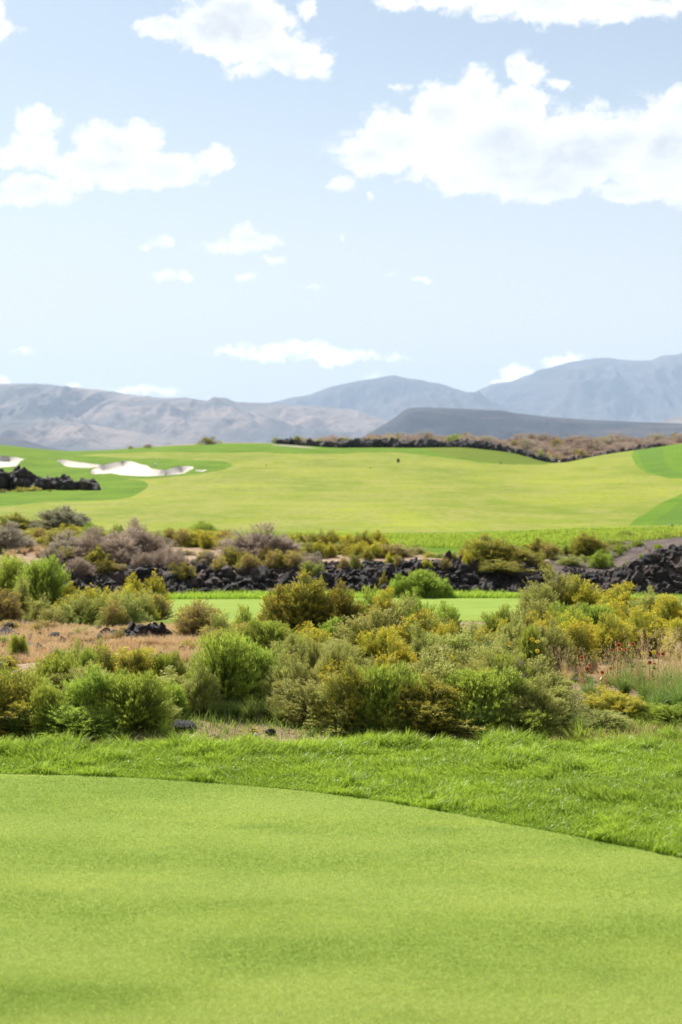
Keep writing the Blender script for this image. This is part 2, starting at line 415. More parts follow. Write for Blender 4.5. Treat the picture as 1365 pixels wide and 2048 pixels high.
B1 = [(113,921),(125,919),(160,923),(200,929),(222,926),(240,921),(262,921),(290,930),(305,938),(330,940),(350,936),(370,934),(388,936),(375,945),(350,951),(320,954),(280,955),(240,952),(216,950),(205,942),(190,938),(160,936),(135,933),(122,927)]
B2 = [(183,941),(195,939),(216,946),(219,951),(200,951),(185,950)]
B3 = [(-60,912),(0,914),(25,915),(48,920),(40,925),(30,932),(0,937),(-60,940)]
B4 = [(388,943),(400,941),(414,940),(402,945)]
ZP = {
 'bunkers': [zone_poly(b, 3) for b in (B1, B2, B3, B4)],
 'path': [zone_poly([(543,889.5),(560,888.8),(600,892),(636,896.5),(610,896),(575,892)], 3)],
 'mown_dark': [zone_poly([(1278,905),(1296,898),(1325,896),(1328,915),(1340,935),(1365,948),(1400,955),(1400,959),(1365,958),(1335,955),(1305,945),(1285,928)], 3),
               zone_poly([(1300,1051),(1322,1030),(1345,1012),(1372,998),(1500,985),(1700,985),(1700,1048),(1400,1050)], 0)],
 'mown': [zone_poly([(1263,912),(1272,930),(1300,948),(1340,959),(1400,963),(1700,960),(1700,880),(1400,880),(1365,880),(1300,880),(1268,899)], 0),
          zone_poly([(1256,1051),(1275,1034),(1300,1015),(1330,1000),(1365,988),(1500,975),(1700,975),(1700,1048),(1400,1050)], 0)],
 'rough_left': [zone_poly([(-300,1040),(0,1016),(100,1004),(220,998),(270,989),(297,975),(285,964),(252,958),(300,958),(380,950),(440,941),(466,932),(440,924),(380,920),(330,916),(200,913),(120,909),(0,907),(-300,907)], 3)],
 'mound': [zone_poly([(850,897),(880,906),(905,914),(960,923),(1020,929),(1092,930),(1092,920),(1050,908),(1000,898),(940,889),(880,889)], 2)],
 'fairway': [zone_poly([(-300,1060),(0,1057),(300,1062),(700,1066),(1000,1062),(1200,1057),(1400,1052),(1700,1050),(1700,905),(1365,880),(1265,880),(1200,880),(1130,900),(1090,929),(1030,930),(960,926),(900,918),(850,910),(800,905),(720,906),(650,909),(560,907),(430,904),(330,906),(200,908),(100,909),(0,906),(-300,906)], 0)],
 'green2': [zone_poly([(180,1250),(280,1215),(330,1200),(450,1194),(560,1190),(800,1189.5),(1050,1191),(1365,1193),(1600,1193),(1600,1225),(1000,1238)], 2)],
 'rough2': [zone_poly([(100,1262),(250,1205),(330,1190),(450,1186),(800,1184),(1050,1186),(1365,1187),(1600,1187),(1600,1232),(1200,1235),(1000,1246)], 2)],
 'lava_field': [np.array([[20, 253], [34, 266], [45, 262], [60, 262], [110, 262], [400, 420], [2500, 2500], [-400, 2500], [-60, 420], [-14, 262], [5, 256]])],
 'gravel': [zone_poly([(1700,1190),(1365,1191),(1100,1191),(600,1191),(300,1194),(0,1191),(-400,1188),(-400,1165),(0,1170),(200,1150),(330,1135),(460,1160),(620,1158),(700,1130),(800,1122),(960,1125),(1060,1130),(1120,1112),(1170,1090),(1225,1075),(1300,1071),(1365,1068),(1700,1060)], 2)],
}
# near turf: world-space outlines on the flat platform
edge_uv = [(-900,1520),(-400,1534),(-200,1541),(0,1548),(120,1550),(240,1554),(350,1561),(500,1572),(600,1581),(690,1592),(780,1605),(850,1617),(930,1631),(1000,1645),(1090,1661),(1180,1679),(1270,1697),(1365,1717),(1500,1746),(1700,1800),(2000,1880),(2300,1990)]
edge_w = np.array([((u-CU)/F*(EYE*F/(v-HV)), EYE*F/(v-HV)) for u, v in edge_uv])
ZP['putting'] = [np.vstack([edge_w, [[edge_w[-1][0]+2, -2.8], [-14, -2.8], [-14, edge_w[0][1]]]])]
back_uv = [(-900,1500),(-200,1503),(0,1506),(150,1505),(300,1498),(420,1497),(560,1499),(650,1496),(850,1494),(1000,1497),(1150,1497),(1250,1488),(1365,1474),(1700,1470),(2300,1470)]
back_w = np.array([((u-CU)/F*(EYE*F/(v-HV)), EYE*F/(v-HV)) for u, v in back_uv])
ZP['rough_near'] = [np.vstack([back_w, [[30, 7.6], [30, -2.9], [-30, -2.9], [-30, 7.6]]])]

rows = np.concatenate([np.arange(-2.5, 4, .5), np.arange(4, 8.4, .08), np.arange(8.4, 27.6, .17), np.arange(27.6, 29.6, .12), np.arange(29.6, 42, .3),
                       np.arange(42, 108, .75), np.arange(108, 185, .36), np.arange(185, 285, 1.0), np.arange(285, 430, 3.0), np.geomspace(430, 23000, 36)])
cs = np.concatenate([-np.geomspace(3, .27, 26)[:-1], np.linspace(-.262, .262, 270), np.geomspace(.27, 3, 26)[1:]])
GX = np.clip(cs[None, :] * (rows[:, None] + 3.0), -23500, 23500); GY = np.repeat(rows[:, None], len(cs), 1)
TX, TY = GX.ravel(), GY.ravel()
def ground_z(X, Y, bunk=True):
    X = np.asarray(X, float); Y = np.asarray(Y, float)
    z = base_z(X, Y)
    z = z + sstep(Y, 45, 60) * (1 - sstep(Y, 250, 320)) * ((fbm(X / 14 + 3, Y / 22, 3, 1) - .5) * .42 + (fbm(X / 4.5, Y / 6, 2, 2) - .5) * .07)
    z = z + sstep(Y, 8, 9.5) * (1 - sstep(Y, 17, 20)) * (fbm(X * 1.1 + 50, Y * 1.1, 4, 3) - .5) * .16
    z = z + sstep(Y, 285, 320) * (1 - sstep(Y, 500, 900)) * (fbm(X / 9, Y / 9, 4, 4) - .5) * 2.2
    z = z + sstep(Y, 800, 3000) * (fbm(X / 900, Y / 900, 4, 5) - .6) * 14
    if bunk:
        for i, p in enumerate(ZP['bunkers']):
            s = sdf(p, X, Y); z = z - (.62 if i != 3 else .12) * sstep(-s, 0, .55) + .13 * np.exp(-(np.maximum(s, 0) / 1.1) ** 2) * (s > 0)
    return z
def gz(x, y): return float(ground_z(np.array([x]), np.array([y]))[0])

VX, VY, VZ = list(TX), list(TY), list(ground_z(TX, TY))
nr, nc = GX.shape
ii = np.arange(nr * nc).reshape(nr, nc)
quads = np.stack([ii[:-1, :-1], ii[:-1, 1:], ii[1:, 1:], ii[1:, :-1]], -1).reshape(-1, 4)
qx = TX[quads]; quads = quads[(qx.max(1) - qx.min(1)) > 1e-6]
loose = []
def take(polys, label_):
    """split what is left of the ground by the outlines; returns faces inside"""
    global quads, loose
    X = np.array(VX); Y = np.array(VY)
    s = np.full(len(X), 1e3)
    for p in polys: s = np.minimum(s, sdf(p, X, Y))
    s = np.where(np.abs(s) < 1e-5, 1e-5, s)
    qs = s[quads]; allin = (qs < 0).all(1); allout = (qs > 0).all(1); mixed = ~(allin | allout)
    ins = [list(q) for q in quads[allin]]; todo = [list(q) for q in quads[mixed]] + loose
    quads = quads[allout]; loose = []; cache = {}
    for q in todo:
        f = [s[i] for i in q]
        if all(v < 0 for v in f): ins.append(q); continue
        if all(v > 0 for v in f): loose.append(q); continue
        A, B = [], []
        for k in range(len(q)):
            i, j = q[k], q[(k + 1) % len(q)]
            (A if s[i] < 0 else B).append(i)
            if (s[i] < 0) != (s[j] < 0):
                key = (min(i, j), max(i, j))
                if key not in cache:
                    t = s[i] / (s[i] - s[j])
                    VX.append(VX[i] + t*(VX[j]-VX[i])); VY.append(VY[i] + t*(VY[j]-VY[i])); VZ.append(VZ[i] + t*(VZ[j]-VZ[i]))
                    cache[key] = len(VX) - 1
                A.append(cache[key]); B.append(cache[key])
        if len(A) > 2: ins.append(A)
        if len(B) > 2: loose.append(B)
    return ins
def emit(name, faces, m, label=None):
    if not len(faces): return
    byn = {}
    for f in faces: byn.setdefault(len(f), []).append(f)
    allv = np.unique(np.concatenate([np.ravel(v) for v in byn.values()])).astype(int)
    remap = np.zeros(len(VX), int); remap[allv] = np.arange(len(allv))
    P = np.stack([np.array(VX)[allv], np.array(VY)[allv], np.array(VZ)[allv]], -1)
    me = make_mesh(name, P, [remap[np.array(v)] for v in byn.values()], smooth=True, mats=[m])
    o = link(name, me); tag(o, label, kind='structure'); return o
Y36 = [np.array([[-60, 35.6], [-14, 35.8], [-6.5, 37.2], [-5.4, 37.0], [-2.4, 36.8], [-1.2, 34.4], [0.4, 33.6], [3.0, 32.4], [5.4, 32.6], [6.5, 35.5], [8.2, 37.5], [60, 39], [400, 400], [400, 262], [60, 258], [10, 252.5], [-10, 250], [-400, 300], [-400, 300]])]
emit('bunker_sand', take(ZP['bunkers'], ''), M['sand'], 'white sand lying in the hollows of the golf bunkers')
emit('cart_path', take(ZP['path'], ''), M['path'], 'pale cart path showing at the crest of the fairway')
emit('mown_turf_dark', take(ZP['mown_dark'], ''), M['mown_dark'], 'darker mowing stripe in the right hand turf')
emit('mown_turf', take(ZP['mown'], ''), M['mown'], 'bright mown turf beside the fairway')
emit('rough_turf_bunker', take(ZP['rough_left'], ''), M['rough'], 'bright longer turf around the bunkers')
emit('mound_turf', take(ZP['mound'], ''), M['mound'], 'darker turf of the low mound at the crest')
emit('fairway', take(ZP['fairway'], ''), M['fairway'], 'wide pale yellow green fairway')
emit('putting_green', take(ZP['putting'], ''), M['putting'], 'smooth light putting green')
emit('rough_turf_edge', take(ZP['rough_near'], ''), M['rough_near'], 'ground below the longer grass round the green')
emit('small_green', take(ZP['green2'], ''), M['putting'], 'small pale green strip beyond the shrubs')
emit('green_collar', take(ZP['rough2'], ''), M['rough'], 'longer turf collar round the small green')
emit('lava_gravel', take(ZP['gravel'], ''), M['gravel'], 'dark lava gravel slope')
emit('lava_field', take(ZP['lava_field'], ''), M['field'], 'brown lava field behind the fairway crest')
emit('rough_turf', take(Y36, ''), M['rough'], 'rough turf round the fairway')
emit('ground', list(map(list, quads)) + loose, M['soil'], 'tan desert ground')

# ------------------------------------------------------------------ mountains
def mountain(name, label, D, foot, prof, m, seed, gul=.35, nx=420, nt=70, xs=700., rough=.02, base=-30.0, flat=0.0):
    """prof: ridge line as (u, v) seen from the tee; D ridge distance, foot distance of the foot"""
    prof = np.array(prof, float); us = np.linspace(prof[0, 0], prof[-1, 0], nx)
    vs = np.interp(us, prof[:, 0], prof[:, 1])
    k = np.ones(5) / 5; vs[2:-2] = np.convolve(vs, k, 'valid')
    X = (us - CU) / F * D; H = EYE + (HV - vs) / F * D - base
    tt = np.concatenate([np.linspace(0, 1, nt), np.linspace(1, 1.35, 10)[1:]])
    XX = np.repeat(X[None], len(tt), 0); Tt = np.repeat(tt[:, None], nx, 1)
    YY = foot + (D - foot) * Tt
    wx = (fbm(XX / xs * .7, Tt * 1.5 + 3, 3, seed) - .5) * 1.2
    g = np.where(Tt <= 1, (Tt ** 1.25) * (1 - flat) + flat * sstep(Tt, .25, .92), 1 - (Tt - 1) * .8)
    r = fbm(XX / xs + wx, Tt * 1.6 + seed, 5, seed, True)
    r2 = fbm(XX / xs * 3.1 + wx * 3, Tt * 4 + seed, 4, seed + 2, True)
    mod = np.clip(1 - np.abs(Tt - 1) * 8, 0, 1)
    amp = gul * np.clip(4 * g * (1 - g), 0, 1) + rough * (Tt <= 1) * g
    Z = base + H[None] * (g + amp * (r - .55) + amp * .35 * (r2 - .55)) + (fbm(XX / xs * 9, Tt * 9, 3, seed) - .5) * H.mean() * rough
    ii = np.arange(len(tt) * nx).reshape(len(tt), nx)
    q = np.stack([ii[:-1, :-1], ii[:-1, 1:], ii[1:, 1:], ii[1:, :-1]], -1).reshape(-1, 4)
    me = make_mesh(name, np.stack([XX, YY, Z], -1).reshape(-1, 3), [q], smooth=True, mats=[m])
    return tag(link(name, me), label, kind='structure')
MT = dict(
    tan=mat_mountain('tan_mountain', (.08, .075, .075), (.255, .185, .145), (.05, .048, .052), .0011, .6),
    blue=mat_mountain('blue_mountain', (.055, .052, .055), (.12, .095, .085), (.04, .038, .042), .0007, .5),
    mesa=mat_mountain('mesa_rock', (.022, .028, .040), (.050, .054, .064), (.14, .11, .10), .004, .6))
mountain('mountain', 'long tan mountain ridge', 10500, 8000, [(-900,830),(-500,760),(-200,770),(0,767),(60,768),(100,769),(150,776),(200,780),(300,795),(380,798),(418,803),(424,798),(440,795),(460,797),(466,803),(540,806),(620,812),(700,818),(760,835),(820,860),(900,880),(1000,899)], MT['tan'], 1, .8, xs=560, nt=110, nx=560, rough=.018)
mountain('mountain', 'low dark hill at the foot of the ridge', 8500, 7000, [(-500,845),(-100,842),(0,841),(60,840),(130,843),(200,852),(300,868),(380,880),(460,892),(520,899)], MT['tan'], 3, .8, xs=420)
mountain('mountain', 'small near hill beside the left hump', 5000, 4300, [(-500,850),(-100,868),(0,876),(50,880),(90,893),(130,900)], MT['mesa'], 4, .3, nx=160, nt=40, xs=250)
mountain('mountain', 'blue peak in the middle distance', 14500, 11500, [(480,830),(540,806),(580,797),(620,790),(650,778),(700,765),(740,758),(770,752),(790,750),(810,755),(850,762),(880,768),(920,780),(950,790),(1000,810),(1100,840),(1300,880)], MT['blue'], 5, .65, xs=900, nt=90, rough=.025)
mountain('mountain', 'large blue mountain', 16500, 13000, [(860,850),(900,815),(930,795),(960,780),(985,768),(1020,765),(1040,757),(1070,745),(1100,736),(1150,722),(1200,715),(1220,716),(1250,721),(1290,722),(1308,721),(1314,714),(1340,712),(1365,708),(1500,700),(1800,730),(2300,800)], MT['blue'], 6, .65, xs=1000, nt=90, rough=.025)
mountain('mountain', 'pale hill behind the mesa end', 9000, 7800, [(1260,870),(1310,850),(1335,838),(1365,832),(1450,828),(1700,850),(1900,890)], MT['tan'], 2, .3, nx=160, nt=40, xs=500)
mountain('mesa', 'dark flat topped mesa', 5200, 4300, [(690,899),(735,868),(765,851),(790,836),(812,818),(820,815.5),(850,814.5),(900,816),(960,819),(985,820),(1000,820),(1030,826),(1100,834),(1200,841),(1300,845),(1365,847),(1600,852),(1900,870)], MT['mesa'], 7, .22, xs=420, flat=.5, rough=.008)

# ------------------------------------------------------------------ haze
def haze_box():
    x0, x1, y0, y1, z0, z1 = -24000, 24000, -60, 23500, -45, 1250
    P = np.array([[x, y, z] for x in (x0, x1) for y in (y0, y1) for z in (z0, z1)], float)
    q = [[0, 1, 3, 2], [4, 6, 7, 5], [0, 4, 5, 1], [2, 3, 7, 6], [0, 2, 6, 4], [1, 5, 7, 3]]
    m = bpy.data.materials.new('haze'); m.use_nodes = True; t = NT(m.node_tree); t.n.clear()
    pvv = t.node('ShaderNodeVolumePrincipled'); pvv.inputs['Color'].default_value = (.45, .61, .83, 1)
    pvv.inputs['Density'].default_value = 5.8e-5; pvv.inputs['Anisotropy'].default_value = .1
    t.l.new(pvv.outputs[0], t.node('ShaderNodeOutputMaterial').inputs['Volume'])
    tag(link('haze', make_mesh('haze', P, [q], mats=[m])), 'thin blue haze in the air', kind='stuff')
haze_box()
# ------------------------------------------------------------------ plant builders
def unit(v): return v / np.maximum(np.linalg.norm(v, axis=-1, keepdims=True), 1e-9)
class Acc:
    def __init__(s): s.v = []; s.f = {3: [], 4: []}; s.t = []; s.p = []; s.n = 0
    def add(s, verts, faces, tint, tip=None):
        verts = verts.reshape(-1, 3); s.v.append(verts); s.f[faces.shape[1]].append(faces + s.n); s.n += len(verts)
        s.t.append(np.broadcast_to(tint, (len(verts),)).astype(float) if np.ndim(tint) == 0 else tint)
        s.p.append(np.zeros(len(verts)) if tip is None else tip)
    def leaves(s, base, d, length, width, tint, tip=None, r=rng):
        """one thin triangle per leaf"""
        n = len(base); side = unit(np.cross(d, r.normal(size=(n, 3)))) * (np.broadcast_to(width, n)[:, None] / 2)
        v = np.stack([base - side, base + side, base + d * np.broadcast_to(length, n)[:, None]], 1)
        f = np.arange(n * 3).reshape(n, 3)
        s.add(v, f, np.repeat(np.broadcast_to(tint, n), 3), None if tip is None else np.repeat(tip, 3))
    def flakes(s, c, size, tint, tip=None, r=rng):
        n = len(c); a_ = unit(r.normal(size=(n, 3))); b_ = unit(np.cross(a_, r.normal(size=(n, 3))))
        sz = np.broadcast_to(size, n)[:, None]
        v = np.stack([c - a_ * sz, c - b_ * sz * .7, c + a_ * sz, c + b_ * sz * .7], 1)
        s.add(v, np.arange(n * 4).reshape(n, 4), np.repeat(np.broadcast_to(tint, n), 4), None if tip is None else np.repeat(tip, 4))
    def ribbons(s, pts, wid, tint, tip=None, r=rng):
        """pts (N,S,3), wid (N,S): flat blades; the last width may be 0"""
        N, K = pts.shape[:2]; ch = unit(pts[:, -1] - pts[:, 0]); side = unit(np.cross(ch, r.normal(size=(N, 3))))
        L = pts - side[:, None] * wid[..., None] / 2; R = pts + side[:, None] * wid[..., None] / 2
        v = np.stack([L, R], 2).reshape(N, K * 2, 3); o = (np.arange(N) * K * 2)[:, None]
        fs = []
        for k in range(K - 1): fs.append(np.concatenate([o + 2*k, o + 2*k + 1, o + 2*k + 3, o + 2*k + 2], 1))
        tt = np.broadcast_to(np.asarray(tint), (N,)) if np.ndim(tint) < 2 else tint
        tint_v = np.repeat(tt, K * 2) if tt.ndim == 1 else np.repeat(tt, 2, axis=1).ravel()
        tp = None
        if tip is not None: tp = np.repeat(tip, 2, axis=1).ravel()
        s.add(v, np.concatenate(fs), tint_v, tp)
    def mesh(s, name, m):
        if not s.v: return None
        pol = [np.concatenate(v) for v in s.f.values() if v]
        return make_mesh(name, np.concatenate(s.v), pol, dict(tint=np.clip(np.concatenate(s.t), 0, 1), tipness=np.clip(np.concatenate(s.p), 0, 1)), mats=[m])

LEAF = dict(
    green =mat_leaf('leaf_green',  (.105, .155, .020), (.305, .400, .050), (.50, .60, .09), .45, .02),
    olive =mat_leaf('leaf_olive',  (.150, .175, .035), (.370, .405, .090), (.56, .57, .15), .42, .02),
    gold  =mat_leaf('leaf_gold',   (.160, .180, .022), (.400, .420, .055), (.66, .60, .06), .42, .015),
    dark  =mat_leaf('leaf_dark',   (.110, .120, .024), (.270, .275, .048), (.48, .41, .05), .38, .015),
    sage  =mat_leaf('leaf_sage',   (.150, .155, .085), (.340, .335, .185), (.42, .40, .24), .35, .02),
    grey  =mat_leaf('leaf_grey',   (.220, .185, .130), (.430, .375, .270), (.52, .46, .34), .3, .01),
    tumble=mat_leaf('leaf_tumble', (.240, .175, .130), (.460, .360, .270), (.56, .46, .36), .3, .01),
    rust  =mat_leaf('leaf_rust',   (.200, .140, .060), (.400, .310, .130), (.52, .47, .10), .3, .01),
)
M_STEM = mat_leaf('shrub_stem', (.085, .06, .04), (.22, .165, .10), (.20, .21, .06), .1, .02)
M_TWIG = mat_leaf('dry_twig', (.12, .09, .065), (.30, .235, .18), (.34, .28, .22), .1, .02)
M_YEL  = mat_leaf('yellow_blossom', (.62, .44, .012), (.85, .66, .03), (.90, .76, .06), .4, .01)
M_DULL = mat_leaf('faded_blossom', (.32, .24, .07), (.50, .42, .16), (.6, .5, .25), .3, .02)
M_DRY  = mat_leaf('dry_grass', (.38, .235, .105), (.66, .47, .23), (.76, .60, .35), .3, .02)
M_GRASS= mat_leaf('grass_blade', (.120, .205, .016), (.320, .455, .034), (.58, .70, .11), .5, .015, .42)
M_REED = mat_leaf('reed_blade', (.06, .13, .018), (.17, .28, .04), (.32, .40, .10), .45, .03, .45)

KIND = { # clumps, clump radius, spread (0 upright..1 round), leaf len, width, flower density, flower mat, stem mat, fuzz
 'green':  dict(K=26, cr=.17, leaf='green', L=.075, W=.0085, fl=.0, fm=M_YEL, st=M_STEM, top=.55, up=.6),
 'olive':  dict(K=30, cr=.15, leaf='olive', L=.052, W=.0095, fl=.22, fm=M_DULL, st=M_STEM, top=.45, up=.35),
 'gold':   dict(K=28, cr=.15, leaf='gold', L=.050, W=.0095, fl=.60, fm=M_YEL, st=M_STEM, top=.5, up=.35),
 'dark':   dict(K=26, cr=.17, leaf='dark', L=.052, W=.011, fl=.25, fm=M_YEL, st=M_STEM, top=.4, up=.3),
 'sage':   dict(K=24, cr=.17, leaf='sage', L=.055, W=.010, fl=.0, fm=M_DULL, st=M_TWIG, top=.3, up=.3),
 'grey':   dict(K=24, cr=.18, leaf='grey', L=.060, W=.007, fl=.15, fm=M_DULL, st=M_TWIG, top=.3, up=.25),
 'tumble': dict(K=22, cr=.20, leaf='tumble', L=.075, W=.006, fl=.1, fm=M_DULL, st=M_TWIG, top=.3, up=.25),
 'rust':   dict(K=24, cr=.17, leaf='rust', L=.060, W=.009, fl=.35, fm=M_YEL, st=M_TWIG, top=.5, up=.35),
}
def shrub_meshes(kind, seed, lod):
    """unit shrub: radius .5, height 1, standing on z = 0. lod 0 near .. 2 far"""
    k = KIND[kind]; r = np.random.default_rng(seed)
    K = int(k['K'] * (1.35, 1.1, .8)[lod]); tips = (34, 20, 10)[lod]; nl = (34, 18, 10)[lod]
    ws = (1.2, 1.9, 3.2)[lod]; ls = (.80, .95, 1.3)[lod]
    i = np.arange(K) + .5
    ct = 1 - i / K * .93                                   # cos from the top down
    ph = i * 2.39996 + r.random(K) * .9
    st = np.sqrt(1 - ct ** 2)
    d = np.stack([st * np.cos(ph), st * np.sin(ph), ct], 1)
    lob = 1 + .22 * np.cos(ph * 2 + r.random() * 6) * st + .12 * np.cos(ph * 3 + r.random() * 6)
    rad = r.uniform(.60, 1.0, K) * lob
    cen = d * rad[:, None] * np.array([.42, .42, .84]); cen[:, 2] = np.maximum(cen[:, 2], .10)
    cr = k['cr'] * r.uniform(.75, 1.3, K)
    n = K * tips; own = np.repeat(np.arange(K), tips)
    o = unit(r.normal(size=(n, 3)) + d[own] * 1.0 + np.array([0, 0, .55])) * (r.uniform(.35, 1.0, n) ** .5)[:, None] * cr[own][:, None]
    o[:, 2] *= 1.35
    tip = cen[own] + o
    tip[:, 2] = np.maximum(tip[:, 2], .03)
    stray = r.random(n) < .05; tip[stray] += unit(d[own][stray] + [0, 0, 1]) * r.uniform(.02, .09, stray.sum())[:, None]
    base = np.concatenate([r.normal(size=(n, 2)) * .05 + tip[:, :2] * .25, np.zeros((n, 1))], 1)
    mid = base * .45 + tip * .55 + np.stack([tip[:, 0] * -.12, tip[:, 1] * -.12, tip[:, 2] * .06], 1)
    def curve(t):
        t = t[:, None]; return base * (1-t)**2 + 2 * (2*mid - .5*(base+tip)) * t*(1-t) + tip * t**2
    # fill the unit box
    q = np.array([np.percentile(np.hypot(tip[:, 0], tip[:, 1]), 93) / .5, np.percentile(tip[:, 2], 97.5)])
    for A_ in (tip, base, mid, cen): A_[:, :2] /= q[0]; A_[:, 2] /= q[1]
    ctint = r.random(K) * .7 + .15
    # stems
    ns = (420, 160, 50)[lod]; sidx = r.choice(n, min(ns, n), replace=False)
    tt = np.linspace(0, .97, 5); P = []
    for t in tt:
        tk = np.full(n, t); P.append(curve(tk)[sidx])
    P = np.stack(P, 1); wd = np.array([.011, .008, .006, .005, .003]) * (1, 1.3, 2)[lod]
    A = Acc(); A.ribbons(P, np.broadcast_to(wd, P.shape[:2]), np.clip(r.random(len(sidx)), 0, 1), np.broadcast_to(np.array([0, 0, .1, .5, .9]), P.shape[:2]), r=r)
    out = {'stems': A.mesh('stems_' + kind, k['st'])}
    # foliage along the upper part of every stem
    m = n * nl; so = np.repeat(np.arange(n), nl); t = 1 - (r.random(m) ** 1.3) * min(k['top'] * 1.25, .75)
    tb = t[:, None]; b = base[so]*(1-tb)**2 + 2*(2*mid-.5*(base+tip))[so]*tb*(1-tb) + tip[so]*tb**2
    b = b + r.normal(size=(m, 3)) * .008
    ax = unit(tip[so] - base[so] * .6 - mid[so] * .4)
    dd = unit(ax * 1.0 + r.normal(size=(m, 3)) * (.38 if k['up'] > .5 else .55) + np.array([0, 0, k['up']]))
    ti = np.clip(ctint[own][so] + r.normal(size=m) * .18, 0, 1)
    A = Acc(); A.leaves(b, dd, k['L'] * ls * r.uniform(.5, 1.2, m), k['W'] * ws * .8, ti, np.clip((t - .74) / .26, 0, 1) * .95 * r.random(m) ** .7, r=r)  # yellower young tips, brightened further to paint a backlit glow into the leaf colour
    out['foliage'] = A.mesh('foliage_' + kind, LEAF[k['leaf']])
    if k['fl'] > 0:
        w_ = k['fl'] * (0.35 + 1.2 * (cen[own, 2] > .35) * (ctint[own] > .25)); on = np.nonzero(r.random(n) < w_ * .75)[0]
        nf = (6, 4, 3)[lod]; sz = (.0085, .014, .026)[lod]
        c = np.repeat(tip[on], nf, 0) + r.normal(size=(len(on) * nf, 3)) * np.array([.02, .02, .012])
        A = Acc(); A.flakes(c, sz * r.uniform(.6, 1.25, len(c)), r.random(len(c)), r.random(len(c)) * .5, r=r)
        out['blossoms'] = A.mesh('blossoms_' + kind, k['fm'])
    return out
_SH = {}
def shrub_proto(kind, var, lod):
    key = (kind, var, lod)
    if key not in _SH: _SH[key] = shrub_meshes(kind, hash((sorted(KIND).index(kind), var, 11)) % 99991, lod)
    return _SH[key]
_cnt = [0]
def where(u):
    for lim, t in ((40, 'at the left edge'), (90, 'left of the feathery bright green shrub'), (140, 'below the feathery bright green shrub'), (200, 'by the narrow upright green shrub'), (255, 'under the first yellow topped shrub'),
                   (310, 'under the second yellow topped shrub'), (370, 'behind the rounded lava rock'), (430, 'right of the rounded lava rock'), (480, 'under the tall bright green shrub'), (530, 'above the pair of small black rocks'), (580, 'above the bare soil patch'),
                   (630, 'at the left end of the central mass'), (690, 'near the orange yellow blossoms'), (740, 'left of the topmost olive shrub'), (790, 'below the topmost olive shrub'), (840, 'below the yellow dusted shrub'),
                   (885, 'behind the large rounded olive shrub'), (930, 'right of the large rounded olive shrub'), (980, 'by the deep green grassy shrub'), (1020, 'left of the pale dry clump'), (1060, 'below the pale dry clump'),
                   (1110, 'left of the red flowers'), (1160, 'below the lower row of red flowers'), (1220, 'left of the low yellow green shrub'), (1280, 'above the low yellow green shrub'), (1340, 'below the red flowers')):
        if u < lim: return t
    return 'at the right edge'
ADJ = dict(green='bright green', olive='olive', gold='yellow flowered', dark='dark', sage='grey green', grey='pale grey', tumble='dry twiggy', rust='brownish')
def shrub(kind, x, y, w_, h_, label, group=None, lod=None, rot=None, sink=.02, cat='shrub', name=None):
    _cnt[0] += 1
    if lod is None: lod = 0 if y < 13 else (1 if y < 60 else 2)
    nv = 3 if lod == 0 else 2
    parts = shrub_proto(kind, _cnt[0] % nv, lod)
    nm = name or {'green': 'green_shrub', 'olive': 'olive_shrub', 'gold': 'flowering_shrub', 'dark': 'dark_shrub', 'sage': 'sage_shrub', 'grey': 'grey_shrub', 'tumble': 'dry_shrub', 'rust': 'rusty_shrub'}[kind]
    root = empty(nm, (x, y, gz(x, y) - sink)); root.rotation_euler = (random.uniform(-.06, .06), random.uniform(-.06, .06), random.uniform(0, 6.283) if rot is None else rot)
    root.scale = (w_, w_, h_)
    for pn, me in parts.items():
        if me is not None: link(pn, me, root)
    return tag(root, label, cat, group)

